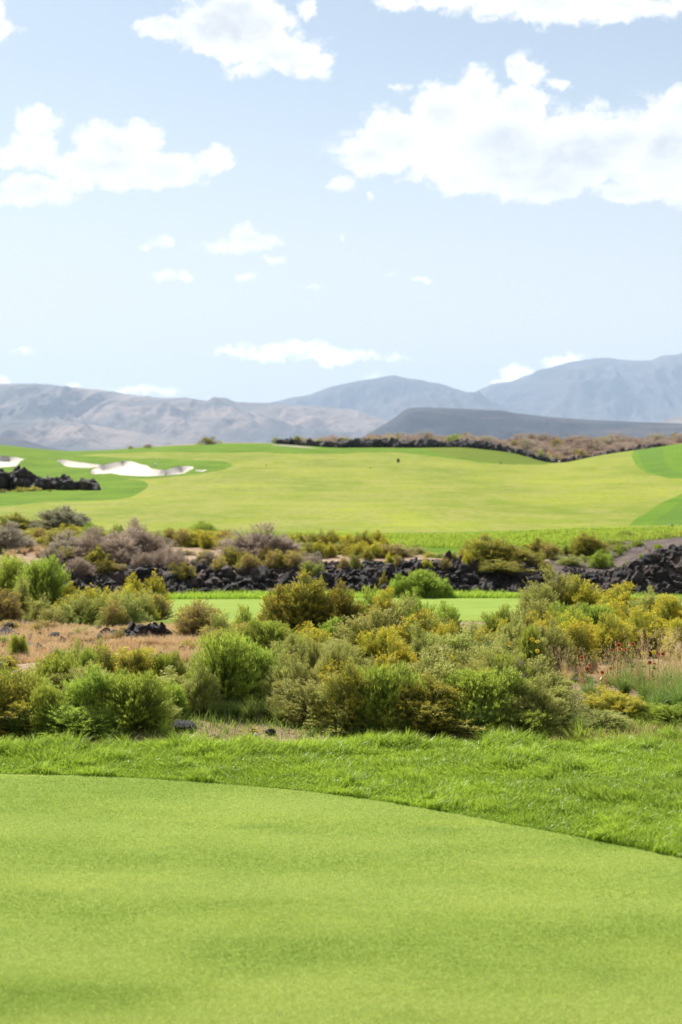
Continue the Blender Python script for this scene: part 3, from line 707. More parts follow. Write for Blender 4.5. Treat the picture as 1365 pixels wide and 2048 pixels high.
# each line: kind, u, top v, half width (px), distance, label
G_FRONT = 'shrubs along the edge of the near turf'; G_MID = 'shrubs behind the front row'; G_LEFT = 'shrubs in front of the lava wall'
G_BANK = 'shrubs on the bank above the lava wall'; G_SLOPE = 'small shrubs on the lava gravel slope'
SHR = [
 # front row, left
 ('olive',-60,1330,95,8.6,'olive shrub cut by the left edge of the photo in the front row',G_FRONT),
 ('green',30,1345,85,8.5,'dark green shrub at the left edge behind the near turf',G_FRONT),
 ('dark',-10,1400,70,8.05,'low dark shrub in deep shade at the left corner of the shrub row',G_FRONT),
 ('green',112,1312,62,8.9,'feathery bright green shrub rising over the left part of the front row',G_FRONT),
 ('olive',175,1335,60,8.7,'drooping olive shrub left of the yellow topped shrub',G_FRONT),
 ('green',150,1395,75,8.05,'low green shrub over the darkest shade of the left front row',G_FRONT),
 ('gold',225,1296,58,9.4,'yellow topped shrub below the dry grass patch',G_FRONT),
 ('gold',285,1302,52,9.3,'second yellow topped shrub beside the dry grass patch',G_FRONT),
 ('dark',250,1365,60,8.25,'dark shrub with a few orange blossoms left of the rounded lava rock',G_FRONT),
 ('green',175,1300,24,9.2,'narrow dark green upright shrub among olive ones',G_FRONT),
 ('olive',335,1345,55,8.9,'loose olive shrub behind the rounded lava rock',G_FRONT),
 ('olive',300,1385,50,8.45,'olive shrub shading the bare soil by the rounded lava rock',G_FRONT),
 ('olive',395,1345,40,9.5,'thin olive shrub left of the tall bright green shrub',G_FRONT),
 ('green',452,1266,62,8.9,'tall bright green shrub left of centre above the bare soil',G_FRONT),
 ('green',505,1285,45,9.1,'right hand neighbour of the tall bright green shrub',G_FRONT),
 ('rust',545,1300,40,9.5,'brownish shrub between the tall green shrub and the big mass',G_FRONT),
 ('olive',585,1345,50,8.9,'olive shrub at the left end of the big central mass',G_FRONT),
 ('olive',620,1360,55,8.35,'pale olive shrub right of the bare soil patch',G_FRONT),
 # front row, big central mass
 ('olive',590,1290,50,10.0,'light olive shrub with round heads behind the left end of the mass',G_FRONT),
 ('gold',655,1330,55,8.9,'shrub with bright orange yellow blossoms in the centre left',G_FRONT),
 ('olive',690,1280,60,9.8,'tall olive shrub with fanned brooms in the upper centre',G_FRONT),
 ('olive',760,1218,70,10.3,'topmost rounded olive shrub of the central mass',G_FRONT),
 ('gold',830,1235,70,10.2,'yellow dusted shrub right of the topmost olive one',G_FRONT),
 ('olive',690,1400,55,8.15,'low olive shrub at the left foot of the central mass',G_FRONT),
 ('gold',745,1375,50,8.3,'low yellow flowered shrub in front of the central mass',G_FRONT),
 ('gold',800,1292,48,9.2,'small dense yellow flowered mound in the middle of the mass',G_FRONT),
 ('olive',860,1305,80,8.55,'large rounded olive shrub in front centre right',G_FRONT),
 ('dark',850,1365,75,8.1,'dark lower half of the central mass standing over shade',G_FRONT),
 ('olive',925,1262,62,9.7,'broad pale olive shrub behind the right half of the mass',G_FRONT),
 ('green',900,1345,60,8.3,'deep green shrub between olive ones right of centre',G_FRONT),
 ('green',965,1340,75,8.2,'deep green grassy shrub at the right end of the shade',G_FRONT),
 ('olive',985,1290,60,9.1,'olive shrub left of the pale dry clump',G_FRONT),
 ('tumble',1030,1330,30,8.7,'pale dry grey clump in the right half of the front row',G_FRONT),
 ('olive',1065,1318,58,8.9,'olive shrub right of the pale dry clump',G_FRONT),
 ('olive',1100,1365,52,8.4,'spreading olive shrub beside the red flowers',G_FRONT),
 ('green',1050,1415,60,8.0,'low green shrub at the right foot of the mass',G_FRONT),
 ('olive',1010,1400,45,8.1,'dull olive shrub low in the right front row',G_FRONT),
 ('gold',1205,1375,45,8.7,'bright yellow green rounded shrub below the red flowers',G_FRONT),
 ('gold',1255,1385,45,8.5,'yellow flowered shrub at the right below the red flowers',G_FRONT),
 ('olive',1200,1425,50,8.15,'low thin shrub at the lawn edge on the right',G_FRONT),
 ('green',1345,1440,45,8.35,'low green shrub at the right edge by the lawn',G_FRONT),
 ('olive',1440,1350,80,8.7,'olive shrub outside the right edge',G_FRONT),
 # middle row
 ('green',540,1242,55,11.6,'low green shrub in front of the dark golden shrub',G_MID),
 ('rust',490,1248,50,11.8,'brown tinged low shrub below the small green',G_MID),
 ('green',488,1212,30,13.0,'rounded green shrub left of the dark golden shrub',G_MID),
 ('dark',560,1178,52,13.9,'left half of the dark golden shrub before the small green',G_MID),
 ('dark',625,1158,62,14.0,'tallest dark golden shrub standing before the small green',G_MID),
 ('dark',680,1175,40,13.8,'right shoulder of the dark golden shrub group',G_MID),
 ('green',735,1176,30,14.2,'thin green stems right of the dark golden shrub',G_MID),
 ('gold',775,1182,38,13.6,'golden headed shrub in front of the small green',G_MID),
 ('green',840,1196,48,12.8,'blue green shrub in front of the small green',G_MID),
 ('green',890,1212,40,12.2,'lower green shrub at the left end of the pale strip',G_MID),
 ('gold',950,1262,40,11.2,'small yellow tipped shrub behind the central mass',G_MID),
 ('green',1005,1218,35,12.6,'dark green shrub at the right end of the small green',G_MID),
 ('gold',1010,1242,35,11.5,'shrub with scattered yellow heads behind the mass',G_MID),
 ('olive',1120,1150,58,15.4,'tall pinkish olive shrub left of the lava gravel slope',G_MID),
 ('olive',1080,1172,40,15.0,'left flank of the tall pinkish olive shrub',G_MID),
 ('gold',1165,1160,45,15.2,'right flank of the tall pinkish olive shrub',G_MID),
 ('gold',1240,1172,55,14.5,'yellow olive shrub in front of the dark lava wall on the right',G_MID),
 ('green',1140,1212,52,13.0,'blue green shrub under the tall pinkish one',G_MID),
 ('green',1200,1212,48,12.8,'grey green spreading shrub left of the bright yellow bank',G_MID),
 ('olive',1300,1190,45,14.0,'olive shrub near the right edge before the lava wall',G_MID),
 ('gold',1355,1195,48,13.2,'yellow green shrub at the right edge behind the bright yellow bank',G_MID),
 ('gold',1420,1190,60,13.0,'yellow green shrub outside the right edge',G_MID),
 ('gold',1070,1252,45,11.0,'left shrub of the bright yellow bank',G_MID),
 ('gold',1135,1248,55,10.9,'full bright yellow shrub behind the red flowers',G_MID),
 ('gold',1215,1232,58,11.4,'bright yellow shrub in the middle of the right hand bank',G_MID),
 ('gold',1290,1224,58,11.8,'bright yellow shrub behind the dry stems on the right',G_MID),
 ('gold',1365,1235,50,11.4,'bright yellow shrub at the right edge',G_MID),
 # left middle
 ('green',85,1122,50,19.0,'right one of two bright green rounded bushes at the left',G_LEFT),
 ('green',12,1118,50,19.6,'left one of two bright green rounded bushes at the left edge',G_LEFT),
 ('green',50,1135,28,20.6,'small green bush between two rounded bright green ones',G_LEFT),
 ('olive',45,1152,20,17.0,'slender olive shrub in front of the green rounded bushes',G_LEFT),
 ('rust',8,1180,38,16.5,'brown and olive shrub at the left edge below the green bushes',G_LEFT),
 ('olive',80,1192,30,16.3,'pale grey green shrub left of the yellow flowered group',G_LEFT),
 ('olive',105,1215,32,15.2,'dry olive shrub at the edge of the dry grass on the left',G_LEFT),
 ('olive',155,1188,30,16.2,'fan shaped olive shrub with a bare trunk',G_LEFT),
 ('gold',143,1166,22,18.8,'yellow green shrub right of the bright green bush',G_LEFT),
 ('gold',195,1175,32,17.6,'yellow topped shrub in the left middle',G_LEFT),
 ('gold',250,1175,42,17.4,'broad golden shrub left of the small green',G_LEFT),
 ('gold',283,1195,28,16.6,'golden shrub at the right end of the left group',G_LEFT),
 ('olive',235,1210,38,15.6,'olive shrub in front of the broad golden one',G_LEFT),
 ('gold',268,1148,22,21.5,'small yellow shrub before the lava wall',G_LEFT),
 ('gold',310,1148,25,21.8,'rounded yellow green shrub next to the left end of the small green',G_LEFT),
 ('rust',395,1206,55,13.6,'shrub with reddish brown base and yellow top beside the small green',G_LEFT),
 ('olive',440,1225,25,13.2,'thin olive shrub right of the reddish based one',G_LEFT),
 ('rust',20,1246,22,14.6,'low brown shrub at the left edge of the dry grass',G_LEFT),
 ('rust',85,1240,30,14.8,'low brown shrub in the dry grass',G_LEFT),
 ('green',38,1268,20,11.6,'small bright green shrub standing in the dry grass',G_LEFT),
 ('gold',10,1310,30,10.8,'low yellow flowered shrub at the left edge before the dry grass',G_LEFT),
 ('green',846,1142,48,27.3,'rounded light green bush at the foot of the lava wall',G_LEFT),
 ('green',800,1150,26,27.2,'left lobe of the light green bush at the lava wall',G_LEFT),
 ('green',890,1158,20,27.1,'low right lobe of the light green bush at the lava wall',G_LEFT),
 ('dark',767,1145,12,28.2,'tiny brown bush on the face of the lava wall',G_LEFT),
 # bank above the wall
 ('grey',5,1052,42,33.0,'pale grey shrub at the left edge above the lava wall',G_BANK),
 ('dark',38,1031,36,40.0,'dark olive shrub at the far left before the fairway',G_BANK),
 ('sage',125,1018,46,39.5,'grey green dome shrub standing up before the fairway',G_BANK),
 ('green',180,1045,15,39.0,'small green shrub right of the grey green dome',G_BANK),
 ('gold',65,1056,26,36.5,'golden shrub left of the grey green dome',G_BANK),
 ('gold',105,1058,26,36.0,'golden shrub below the grey green dome',G_BANK),
 ('gold',140,1048,22,37.0,'small golden shrub touching the grey green dome',G_BANK),
 ('gold',85,1072,24,34.0,'low golden shrub behind the left bank soil',G_BANK),
 ('rust',58,1084,16,32.6,'small rusty shrub on the left bank',G_BANK),
 ('grey',135,1068,40,31.8,'left part of the wide grey dry thicket',G_BANK),
 ('tumble',190,1062,45,31.4,'middle part of the wide grey dry thicket',G_BANK),
 ('tumble',240,1064,45,31.2,'brownish part of the wide dry thicket over the lava',G_BANK),
 ('tumble',280,1048,36,31.8,'tallest twiggy part of the wide dry thicket',G_BANK),
 ('grey',312,1075,24,32.2,'right end of the wide dry thicket',G_BANK),
 ('rust',235,1126,18,29.1,'small brown shrub on the lava below the thicket',G_BANK),
 ('green',338,1056,14,38.0,'small vivid green shrub before the fairway left of centre',G_BANK),
 ('rust',352,1060,26,36.0,'rusty golden shrub right of the dry thicket',G_BANK),
 ('green',405,1046,30,38.5,'spiky green shrub before the fairway',G_BANK),
 ('gold',395,1066,28,34.5,'golden shrub between the thickets',G_BANK),
 ('gold',430,1062,30,35.0,'golden shrub left of the big dry bush',G_BANK),
 ('gold',458,1072,22,34.0,'low golden shrub touching the big dry bush',G_BANK),
 ('rust',370,1098,20,32.0,'low shrub on the reddish soil of the bank',G_BANK),
 ('tumble',520,1054,60,31.6,'big pinkish grey dry bush above the lava wall',G_BANK),
 ('tumble',565,1075,32,31.4,'right shoulder of the big pinkish grey dry bush',G_BANK),
 ('tumble',478,1085,28,31.2,'left shoulder of the big pinkish grey dry bush',G_BANK),
 ('rust',785,1088,30,31.8,'round brownish shrub above the centre of the lava wall',G_BANK),
 ('olive',830,1090,22,32.6,'pale yellow shrub right of the round brownish one',G_BANK),
 ('gold',862,1104,14,31.6,'small golden mound left of the big dark shrub',G_BANK),
 ('green',880,1108,14,31.4,'small green mound left of the big dark shrub',G_BANK),
 ('gold',905,1110,12,31.2,'small mound touching the big dark shrub',G_BANK),
 ('dark',985,1077,52,29.9,'big dark golden shrub hanging over the lava wall',G_BANK),
 ('dark',1030,1095,36,29.7,'right half of the big dark golden shrub',G_BANK),
 ('dark',1000,1120,42,29.0,'lower dark part of the big shrub over the lava wall',G_BANK),
 ('dark',1078,1077,26,32.6,'dark shrub right of the big golden one',G_BANK),
 ('rust',1100,1085,20,32.2,'brown topped shrub beside the dark one',G_BANK),
 ('green',1125,1084,16,33.0,'vivid green shrub in the dip of the bank',G_BANK),
 ('dark',1178,1070,28,32.6,'dark golden shrub left of the gravel slope',G_BANK),
 ('green',1200,1100,18,31.0,'green shrub at the foot of the dark golden one',G_BANK),
 ('olive',1140,1110,22,31.2,'olive shrub above the right part of the wall',G_BANK),
 ('green',1252,1060,16,37.0,'bright green shrub at the top of the gravel slope',G_BANK),
 ('green',1275,1078,14,33.6,'rounded green shrub on the gravel slope',G_SLOPE),
 ('green',1240,1085,16,33.0,'green shrub at the left edge of the gravel slope',G_SLOPE),
 ('green',1336,1068,17,35.4,'rounded yellow green shrub at the right end of the gravel slope',G_SLOPE),
 ('gold',1362,1066,14,35.6,'small shrub at the right edge on the gravel slope',G_SLOPE),
 ('green',1318,1090,10,32.0,'low grey green tuft near the top of the gravel slope',G_SLOPE),
 ('green',1284,1112,8,30.6,'single bright green dot of a shrub in mid slope',G_SLOPE),
 ('green',1255,1126,8,30.2,'lowest small green shrub on the gravel slope',G_SLOPE),
 ('green',1240,1130,6,30.0,'tiny green sprig at the foot of the gravel slope',G_SLOPE),
 # skyline
 ('dark',418,874,25,236,'dark shrub on the skyline left of the lava ridge','skyline shrubs'),
 ('dark',297,888,10,236,'small shrub on the skyline above the long bunker','skyline shrubs'),
 ('olive',262,891,7,237,'tiny pale shrub on the skyline above the long bunker','skyline shrubs'),
 ('sage',20,950,24,101,'grey green shrub in front of the far lava outcrop','shrubs by the far lava outcrop'),
 ('gold',62,972,20,98,'flat golden shrub in front of the far lava outcrop','shrubs by the far lava outcrop'),
 ('gold',40,974,12,97,'small golden shrub at the far lava outcrop','shrubs by the far lava outcrop'),
 ('green',100,979,8,97,'tiny green tuft at the right foot of the far lava outcrop','shrubs by the far lava outcrop'),
 ('dark',3,978,12,96,'small dark shrub at the left edge by the far lava outcrop','shrubs by the far lava outcrop'),
 ('green',1228,1078,20,34.5,'dense green shrub above the left end of the gravel slope',G_BANK),
]
for kind, u, vt, hw, Y, lab, grp in SHR:
    if grp == G_BANK: hw *= 1.25
    if grp == G_BANK and kind in ('tumble', 'grey'): Y -= .9
    if grp == G_FRONT: hw *= 1.3
    X = (u - CU) / F * Y
    g0 = gz(X, Y); ztop = EYE - (vt - HV) / F * Y
    h = max(ztop - g0, .12) * 1.04; wd = 2 * hw / F * Y
    shrub(kind, X, Y, wd * 1.16, h, lab, grp, 0 if Y < 42 and hw > 33 else None)

def filler(n, u0, u1, y0, y1, hf, kinds, label, group, lod=None, hw=(34, 60)):
    for k in range(n):
        u = u0 + (u1 - u0) * (k + random.random()) / n; Y = random.uniform(y0, y1); X = (u - CU) / F * Y; kd = random.choice(kinds)
        shrub(kd, X, Y, 2 * random.uniform(*hw) / F * Y, hf(Y) * random.uniform(.8, 1.15), label.replace('@', ADJ[kd]).replace('#', where(u)), group, lod)
filler(30, 560, 1120, 8.5, 10.6, lambda y: .30 + (y - 8.5) * .05, ['olive', 'olive', 'gold', 'green', 'olive'], '@ shrub deep in the mass, #', 'inner shrubs of the big central mass')
filler(18, -20, 420, 8.3, 9.7, lambda y: .24 + (y - 8.3) * .07, ['olive', 'green', 'dark', 'olive', 'gold'], '@ shrub in the second rank #', 'inner shrubs of the left front row')
filler(9, 650, 1100, 8.08, 8.2, lambda y: .33, ['green', 'dark', 'olive', 'green'], 'low @ shrub in the foot shade #', 'shrubs at the shaded foot of the front row', None, (62, 88))
filler(6, -40, 290, 8.05, 8.2, lambda y: .32, ['green', 'dark', 'green'], 'low @ shrub in the foot shade #', 'shrubs at the shaded foot of the front row', None, (62, 88))
filler(16, 420, 1060, 11.4, 13.4, lambda y: .24, ['olive', 'rust', 'green', 'gold'], 'low @ shrub farther back, #', 'low shrubs before the small green', 1, (30, 48))
filler(16, 1060, 1400, 12.2, 15.5, lambda y: .36, ['gold', 'olive', 'green', 'gold'], 'low @ shrub behind the bright yellow bank on the right', 'low shrubs behind the yellow bank', 1, (35, 55))
filler(18, 120, 320, 15.4, 18.8, lambda y: .34, ['olive', 'rust', 'gold', 'olive', 'gold'], 'low @ shrub among the taller ones left of the small green', 'low shrubs left of the small green', 1, (26, 42))
filler(16, -20, 330, 32.5, 37.5, lambda y: .38, ['gold', 'olive', 'gold', 'rust'], 'low @ shrub on the left bank below the fairway', 'low shrubs on the left bank', 1, (18, 30))
filler(7, 330, 470, 32.5, 36.0, lambda y: .42, ['gold', 'rust', 'gold'], 'golden shrub between the dry thicket and the big dry bush', 'golden shrubs on the bank', 1, (20, 30))
filler(26, 95, 640, 28.7, 30.2, lambda y: .36, ['tumble', 'rust', 'grey', 'tumble', 'rust', 'dark'], 'small @ shrub rooted in the left half of the lava wall', 'small shrubs growing in the lava wall', 1, (20, 36))
filler(14, 600, 1110, 28.9, 29.9, lambda y: .32, ['gold', 'rust', 'dark', 'olive'], 'small @ shrub rooted in the right half of the lava wall', 'small shrubs growing in the lava wall', 1, (11, 18))
filler(16, -10, 440, 11.2, 14.8, lambda y: .13, ['rust', 'olive', 'rust', 'grey', 'gold'], 'very low @ shrub in dry grass, #', 'very low shrubs in the dry grass patch', 1, (12, 26))
# low golden mounds on the bank, individually alike
for k in range(30):
    u = 590 + (k % 15) * 12.5 + random.uniform(-6, 6); Y = 31.6 + (k // 15) * 2.8 + random.uniform(-.8, 1.2)
    X = (u - CU) / F * Y; w_ = random.uniform(.36, .62)
    shrub(random.choice(['gold', 'gold', 'olive', 'gold', 'dark']), X, Y, w_, random.uniform(.26, .46), 'low rounded golden mound between the big dry bush and the brownish shrub', 'low golden mounds above the lava wall', lod=1)
for k in range(24):
    u = random.uniform(1060, 1250); Y = random.uniform(30.6, 34); X = (u - CU) / F * Y
    shrub(random.choice(['green', 'green', 'olive']), X, Y, random.uniform(.12, .26), random.uniform(.12, .28), 'small green plant low in the dip left of the gravel slope', 'small green plants left of the gravel slope', lod=2, cat='plant', name='small_plant')
for k in range(12):
    u = random.uniform(1245, 1350); Y = random.uniform(30.2, 34.5); X = (u - CU) / F * Y
    shrub(random.choice(['green', 'sage']), X, Y, random.uniform(.08, .15), random.uniform(.08, .14), 'tiny green sprig scattered on the dark gravel slope', 'tiny sprigs on the gravel slope', lod=2, cat='plant', name='small_plant')
for k in range(22):
    u = random.uniform(0, 620); Y = random.uniform(30.6, 35.5); X = (u - CU) / F * Y
    shrub(random.choice(['rust', 'olive', 'gold', 'tumble']), X, Y, random.uniform(.2, .4), random.uniform(.14, .3), 'low dry plant on the reddish bank above the left of the lava wall', 'low dry plants on the left bank', lod=2, cat='plant', name='dry_plant')

# ------------------------------------------------------------------ rocks
def ico(sub):
    import bmesh
    bm = bmesh.new(); bmesh.ops.create_icosphere(bm, subdivisions=sub, radius=1.0)
    v = np.array([x.co[:] for x in bm.verts]); f = np.array([[q.index for q in p.verts] for p in bm.faces]); bm.free(); return v, f
ICO = {k: ico(k) for k in (1, 2, 3, 4)}
def rock_mesh(name, sub, seed, m, flat=.75, rough=.34):
    v, f = ICO[sub]; r = np.random.default_rng(seed); v = v.copy()
    for _ in range(9):   # chop with planes for angular faces
        n = unit(r.normal(size=3)); d = r.uniform(.55, .9); s = v @ n; k = s > d; v[k] -= np.outer(s[k] - d, n)
    o = Vector(r.random(3) * 50)
    nn = np.array([mnoise.fractal(Vector(p) * 1.7 + o, 1.0, 2.2, 4) + .5 * abs(mnoise.noise(Vector(p) * 5 + o)) for p in v])
    v = v * (1 + rough * nn)[:, None]; v[:, 2] *= flat; v[:, :2] *= r.uniform(.85, 1.2, 2)
    return make_mesh(name, v, [f], smooth=(sub >= 3), mats=[m])
WALLR = [rock_mesh('lava_block', 2, 40 + i, M['lava'] if i % 5 > 1 else M['lava_rust'], .8, .42) for i in range(10)]
FARR = [rock_mesh('lava_boulder', 2, 60 + i, M['lava'], .85, .45) for i in range(8)]
STON = [rock_mesh('stone', 1, 80 + i, M['lava'] if i % 2 else M['lava_rust'], .7, .4) for i in range(6)]
PALE = [rock_mesh('pale_stone', 1, 90 + i, M['stone'], .7, .35) for i in range(3)]
def rock(name, me, x, y, z, s, parent=None, sq=None):
    o = link(name, me, parent); o.location = (x, y, z); o.rotation_euler = tuple(random.uniform(0, 6.28) for _ in range(3)) if sq is None else (random.uniform(-.3, .3), random.uniform(-.3, .3), random.uniform(0, 6.28))
    o.scale = (s * random.uniform(.8, 1.25), s * random.uniform(.8, 1.2), s * random.uniform(.75, 1.1)); return o

# lava wall between the small green and the bank
def lava_wall(label, u0, u1, n, big, bands=6, group=None, steep=True):
    ym = 28.6; xa = (u0 - CU) / F * ym; xb = (u1 - CU) / F * ym
    root = empty('lava_wall', ((xa + xb) / 2, ym, gz((xa + xb) / 2, ym))); tag(root, label, 'lava wall', 'lava walls beyond the small green')
    ro = root.location
    for i in range(n):
        x = xa + (xb - xa) * (i + random.random()) / n; b_ = random.random()
        mx_ = .38 + .62 * sstep(u0, 700, 800) + .75 * max(0, mnoise.noise(Vector((x * .9, 11, 2))) + .25); y = 27.9 + b_ * 1.65 * min(mx_, 1.05) + .35 * (mnoise.noise(Vector((x * 1.3, 3, 7)))); z = gz(x, y)
        s = random.choice([.6, .8, 1.0, 1.3, 1.8]) * random.uniform(.8, 1.2) * big
        rock('lava_block', random.choice(WALLR), x - ro.x, y - ro.y, z - ro.z + s * .15, s, root)
    # small rubble filling the gaps
    V_, Fc = [], []; nv = 0
    v1, f1 = ICO[1]
    rr = np.random.default_rng(int(u0) + 3000)
    for i in range(int((xb - xa) * 260)):
        x = rr.uniform(xa, xb); y = rr.uniform(27.8, 30.4); s = rr.uniform(.02, .06)
        q = v1 * (s * rr.uniform(.6, 1.3, 3)) * rr.uniform(.75, 1.25, (len(v1), 1)); V_.append(q + [x - ro.x, y - ro.y, 0]); Fc.append(f1 + nv); nv += len(v1)
    V_ = np.concatenate(V_); cx = V_[::1]
    nvt = len(v1); cen = V_.reshape(-1, nvt, 3).mean(1); zz_ = ground_z(cen[:, 0] + ro.x, cen[:, 1] + ro.y, False) - ro.z
    V_[:, 2] += np.repeat(zz_ + .02, nvt)
    o = link('rubble', make_mesh('lava_rubble', V_, [np.concatenate(Fc)], mats=[M['lava']]), root); o['kind'] = 'stuff'
    return root
lava_wall('black lava rock wall in shade below the left dry thicket', 60, 430, 250, .088)
lava_wall('lava rock wall below the big pinkish dry bush and the golden mounds', 430, 780, 250, .082)
lava_wall('black lava rock wall under the big dark golden shrub', 780, 1115, 250, .09)
lava_wall('tall dark lava wall in shade at the right below the gravel slope', 1150, 1420, 290, .082)

def pile(name, label, pts, meshes, cat, part, group=None):
    """pts: (x, y, size) of each block, heaped as one outcrop"""
    cx = sum(p[0] for p in pts) / len(pts); cy_ = sum(p[1] for p in pts) / len(pts)
    root = empty(name, (cx, cy_, gz(cx, cy_))); tag(root, label, cat, group); z0 = root.location.z
    for x, y, s, dz in pts:
        rock(part, random.choice(meshes), x - cx, y - cy_, gz(x, y) - z0 + dz, s, root)
    return root
def at(u, Y): return (u - CU) / F * Y
def heap(u0, u1, prof, Y, n, s0, s1, depth=3):
    """prof(u) -> top row in the photo; blocks stacked from the ground to that line"""
    pts = []
    for i in range(n):
        u = u0 + (u1 - u0) * (i + random.random()) / n; y = Y + random.uniform(-depth, depth) * .5; x = at(u, y)
        top = EYE - (prof(u) - HV) / F * y - gz(x, y); s = random.uniform(s0, s1)
        hgt = max(top - s * .8, 0.0); pts.append((x, y, s, random.random() ** .7 * hgt))
    return pts
pf = lambda u: float(np.interp(u, [0, 15, 35, 60, 72, 80, 100, 118, 135, 148, 156, 172, 188, 195], [938, 936, 932, 940, 955, 957, 958, 955, 951, 964, 962, 954, 957, 968]))
pile('lava_outcrop', 'jagged black lava outcrop left of the bunkers on the fairway', heap(-40, 192, pf, 101, 110, .25, .62, 4), FARR, 'lava outcrop', 'lava_boulder')
pf2 = lambda u: float(np.interp(u, [205, 225, 250, 270, 300, 330, 338], [1272, 1266, 1258, 1255, 1245, 1248, 1266]))
pile('lava_outcrop', 'low black lava outcrop in the dry grass before the golden shrubs', heap(205, 337, pf2, 13.4, 60, .035, .095, .7), WALLR, 'lava outcrop', 'lava_block')
# skyline lava ridge
for u0, u1, lab in ((560, 740, 'left end of the lava ridge on the skyline'), (740, 930, 'middle of the lava ridge above the target board'), (930, 1110, 'lava ridge running down behind the mound')):
    pf3 = lambda u: float(np.interp(u, [540, 600, 640, 650, 700, 718, 735, 760, 800, 860, 900, 940, 980, 1000, 1060, 1110, 1120], [886, 884, 883, 881, 878, 872, 881, 875, 878, 876, 880, 878, 881, 888, 902, 918, 921]))
    yy = 251 if u1 < 900 else 256
    pile('lava_ridge', lab, heap(u0, u1, lambda u: pf3(u) + random.choice([0, 0, 2, 4, 7]), yy, 110, .3, 1.15, 8), FARR, 'lava ridge', 'lava_boulder', 'lava ridges on the skyline')
pf4 = lambda u: float(np.interp(u, [1100, 1120, 1200, 1265, 1330], [917, 920, 906, 893, 884]))
pile('lava_ridge', 'low lava rocks behind the rising right hand fairway edge', heap(1105, 1330, lambda u: pf4(u) + random.choice([-4, 0, 2, 4]), 262, 60, .3, .8, 6), FARR, 'lava ridge', 'lava_boulder', 'lava ridges on the skyline')
# brown brush over the far lava field
for k in range(290):
    u = random.uniform(600, 1400); Y = random.uniform(264, 370)
    if u < 1000 and Y < 270: Y += 10
    X = at(u, Y); kd = random.choices(['tumble', 'rust', 'grey', 'gold', 'green', 'dark'], [9, .2, 1.5, .2, .15, 1.0])[0]
    s = random.uniform(1.8, 4.8)
    shrub(kd, X, Y, s, s * random.uniform(.28, .5), 'brown desert brush on the far lava field behind the fairway crest', 'brush on the far lava field', lod=2, name='desert_brush', cat='shrub')
for k, (u, vt, kd) in enumerate([(552, 874, 'olive'), (595, 870, 'olive'), (690, 874, 'olive'), (575, 880, 'gold'), (618, 878, 'gold'), (640, 880, 'gold'), (1050, 876, 'sage'), (1083, 900, 'green'), (1098, 905, 'gold'), (860, 872, 'rust'), (1180, 872, 'tumble')]):
    Y = 250 if u < 800 else (262 if u in (1083, 1098) else 300); X = at(u, Y); h = EYE - (vt - HV) / F * Y - gz(X, Y)
    shrub(kd, X, Y, random.uniform(1.6, 2.6), max(h, .8), ['pale green shrub at the left start of the skyline ridge', 'tall pale green shrub on the skyline ridge', 'pale green bush between the ridge rocks', 'yellowish shrub at the left end of the ridge', 'yellow shrub left on the ridge', 'yellow brush beside the first ridge rocks', 'rounded tan bush above the mound', 'green bush in the far dip behind the mound', 'golden bush in the far dip behind the mound', 'rusty bush over the middle of the ridge', 'tall twiggy bush on the far lava field'][k], 'single bushes along the skyline ridge', lod=2)

# single rocks in the front
def boulder(u, Y, s, label, sub=4, seed=5, m='lava', sq=(1, 1, 1), dz=0):
    x = at(u, Y); me = rock_mesh('lava_rock', sub, seed, M[m], .7, .22)
    o = link('lava_rock', me, None, (x, Y, gz(x, Y) + dz)); o.scale = (s * sq[0], s * sq[1], s * sq[2]); o.rotation_euler = (0, 0, random.uniform(0, 6)); return tag(o, label, 'rock')
boulder(366, 8.15, .092, 'rounded dark lava rock lying on the bare soil left of centre', 4, 5, 'lava', (1.5, 1.0, .62), .006)
boulder(508, 8.0, .026, 'small black lava rock on the bare soil, left one of a pair', 3, 6, 'lava', (1, 1, 1.3), .015)
boulder(541, 7.98, .030, 'small black lava rock on the bare soil, right one of a pair', 3, 7, 'lava', (1.1, 1, 1.1), .012)
boulder(498, 7.92, .022, 'flat black stone in front of the pair of small rocks', 3, 8, 'lava', (1.3, 1, .7), .004)
boulder(622, 7.95, .018, 'small brown stone at the foot of the pale olive shrub', 3, 9, 'lava_rust', (1, 1, 1), .01)
boulder(437, 7.9, .016, 'small dark stone in the turf edge below the bare soil', 3, 10, 'lava', (1, 1, .7), .004)
boulder(6, 14.2, .13, 'dark reddish rock at the left edge of the dry grass', 3, 11, 'lava_rust', (1, 1, .7), .02)
boulder(405, 13.2, .10, 'black rock half hidden at the foot of the reddish shrub', 3, 12, 'lava', (1, 1, .7), .02)
boulder(1150, 10.2, .11, 'pale flat rock behind the red flowers', 3, 13, 'stone', (1.3, 1, .5), .01)
# scattered stones on the dry soil
for k in range(200):
    u = random.uniform(0, 470); Y = random.choice([random.uniform(10.8, 15.5), random.uniform(12, 14)]); x = at(u, Y); s = random.choice([.018, .028, .04, .06]) * random.uniform(.7, 1.2)
    o = rock('stone', random.choice(STON if random.random() < .7 else PALE), x, Y, gz(x, Y) + s * .35, s); tag(o, 'small loose stone on the dry soil of the left patch', 'stone', 'loose stones on the dry soil')
for k in range(70):
    u = random.uniform(300, 680); Y = random.uniform(7.75, 8.5); x = at(u, Y); s = random.uniform(.004, .011)
    o = rock('stone', random.choice(STON + PALE), x, Y, gz(x, Y) + s * .1, s); tag(o, 'tiny stone on the bare soil at the edge of the turf', 'stone', 'tiny stones by the turf edge')

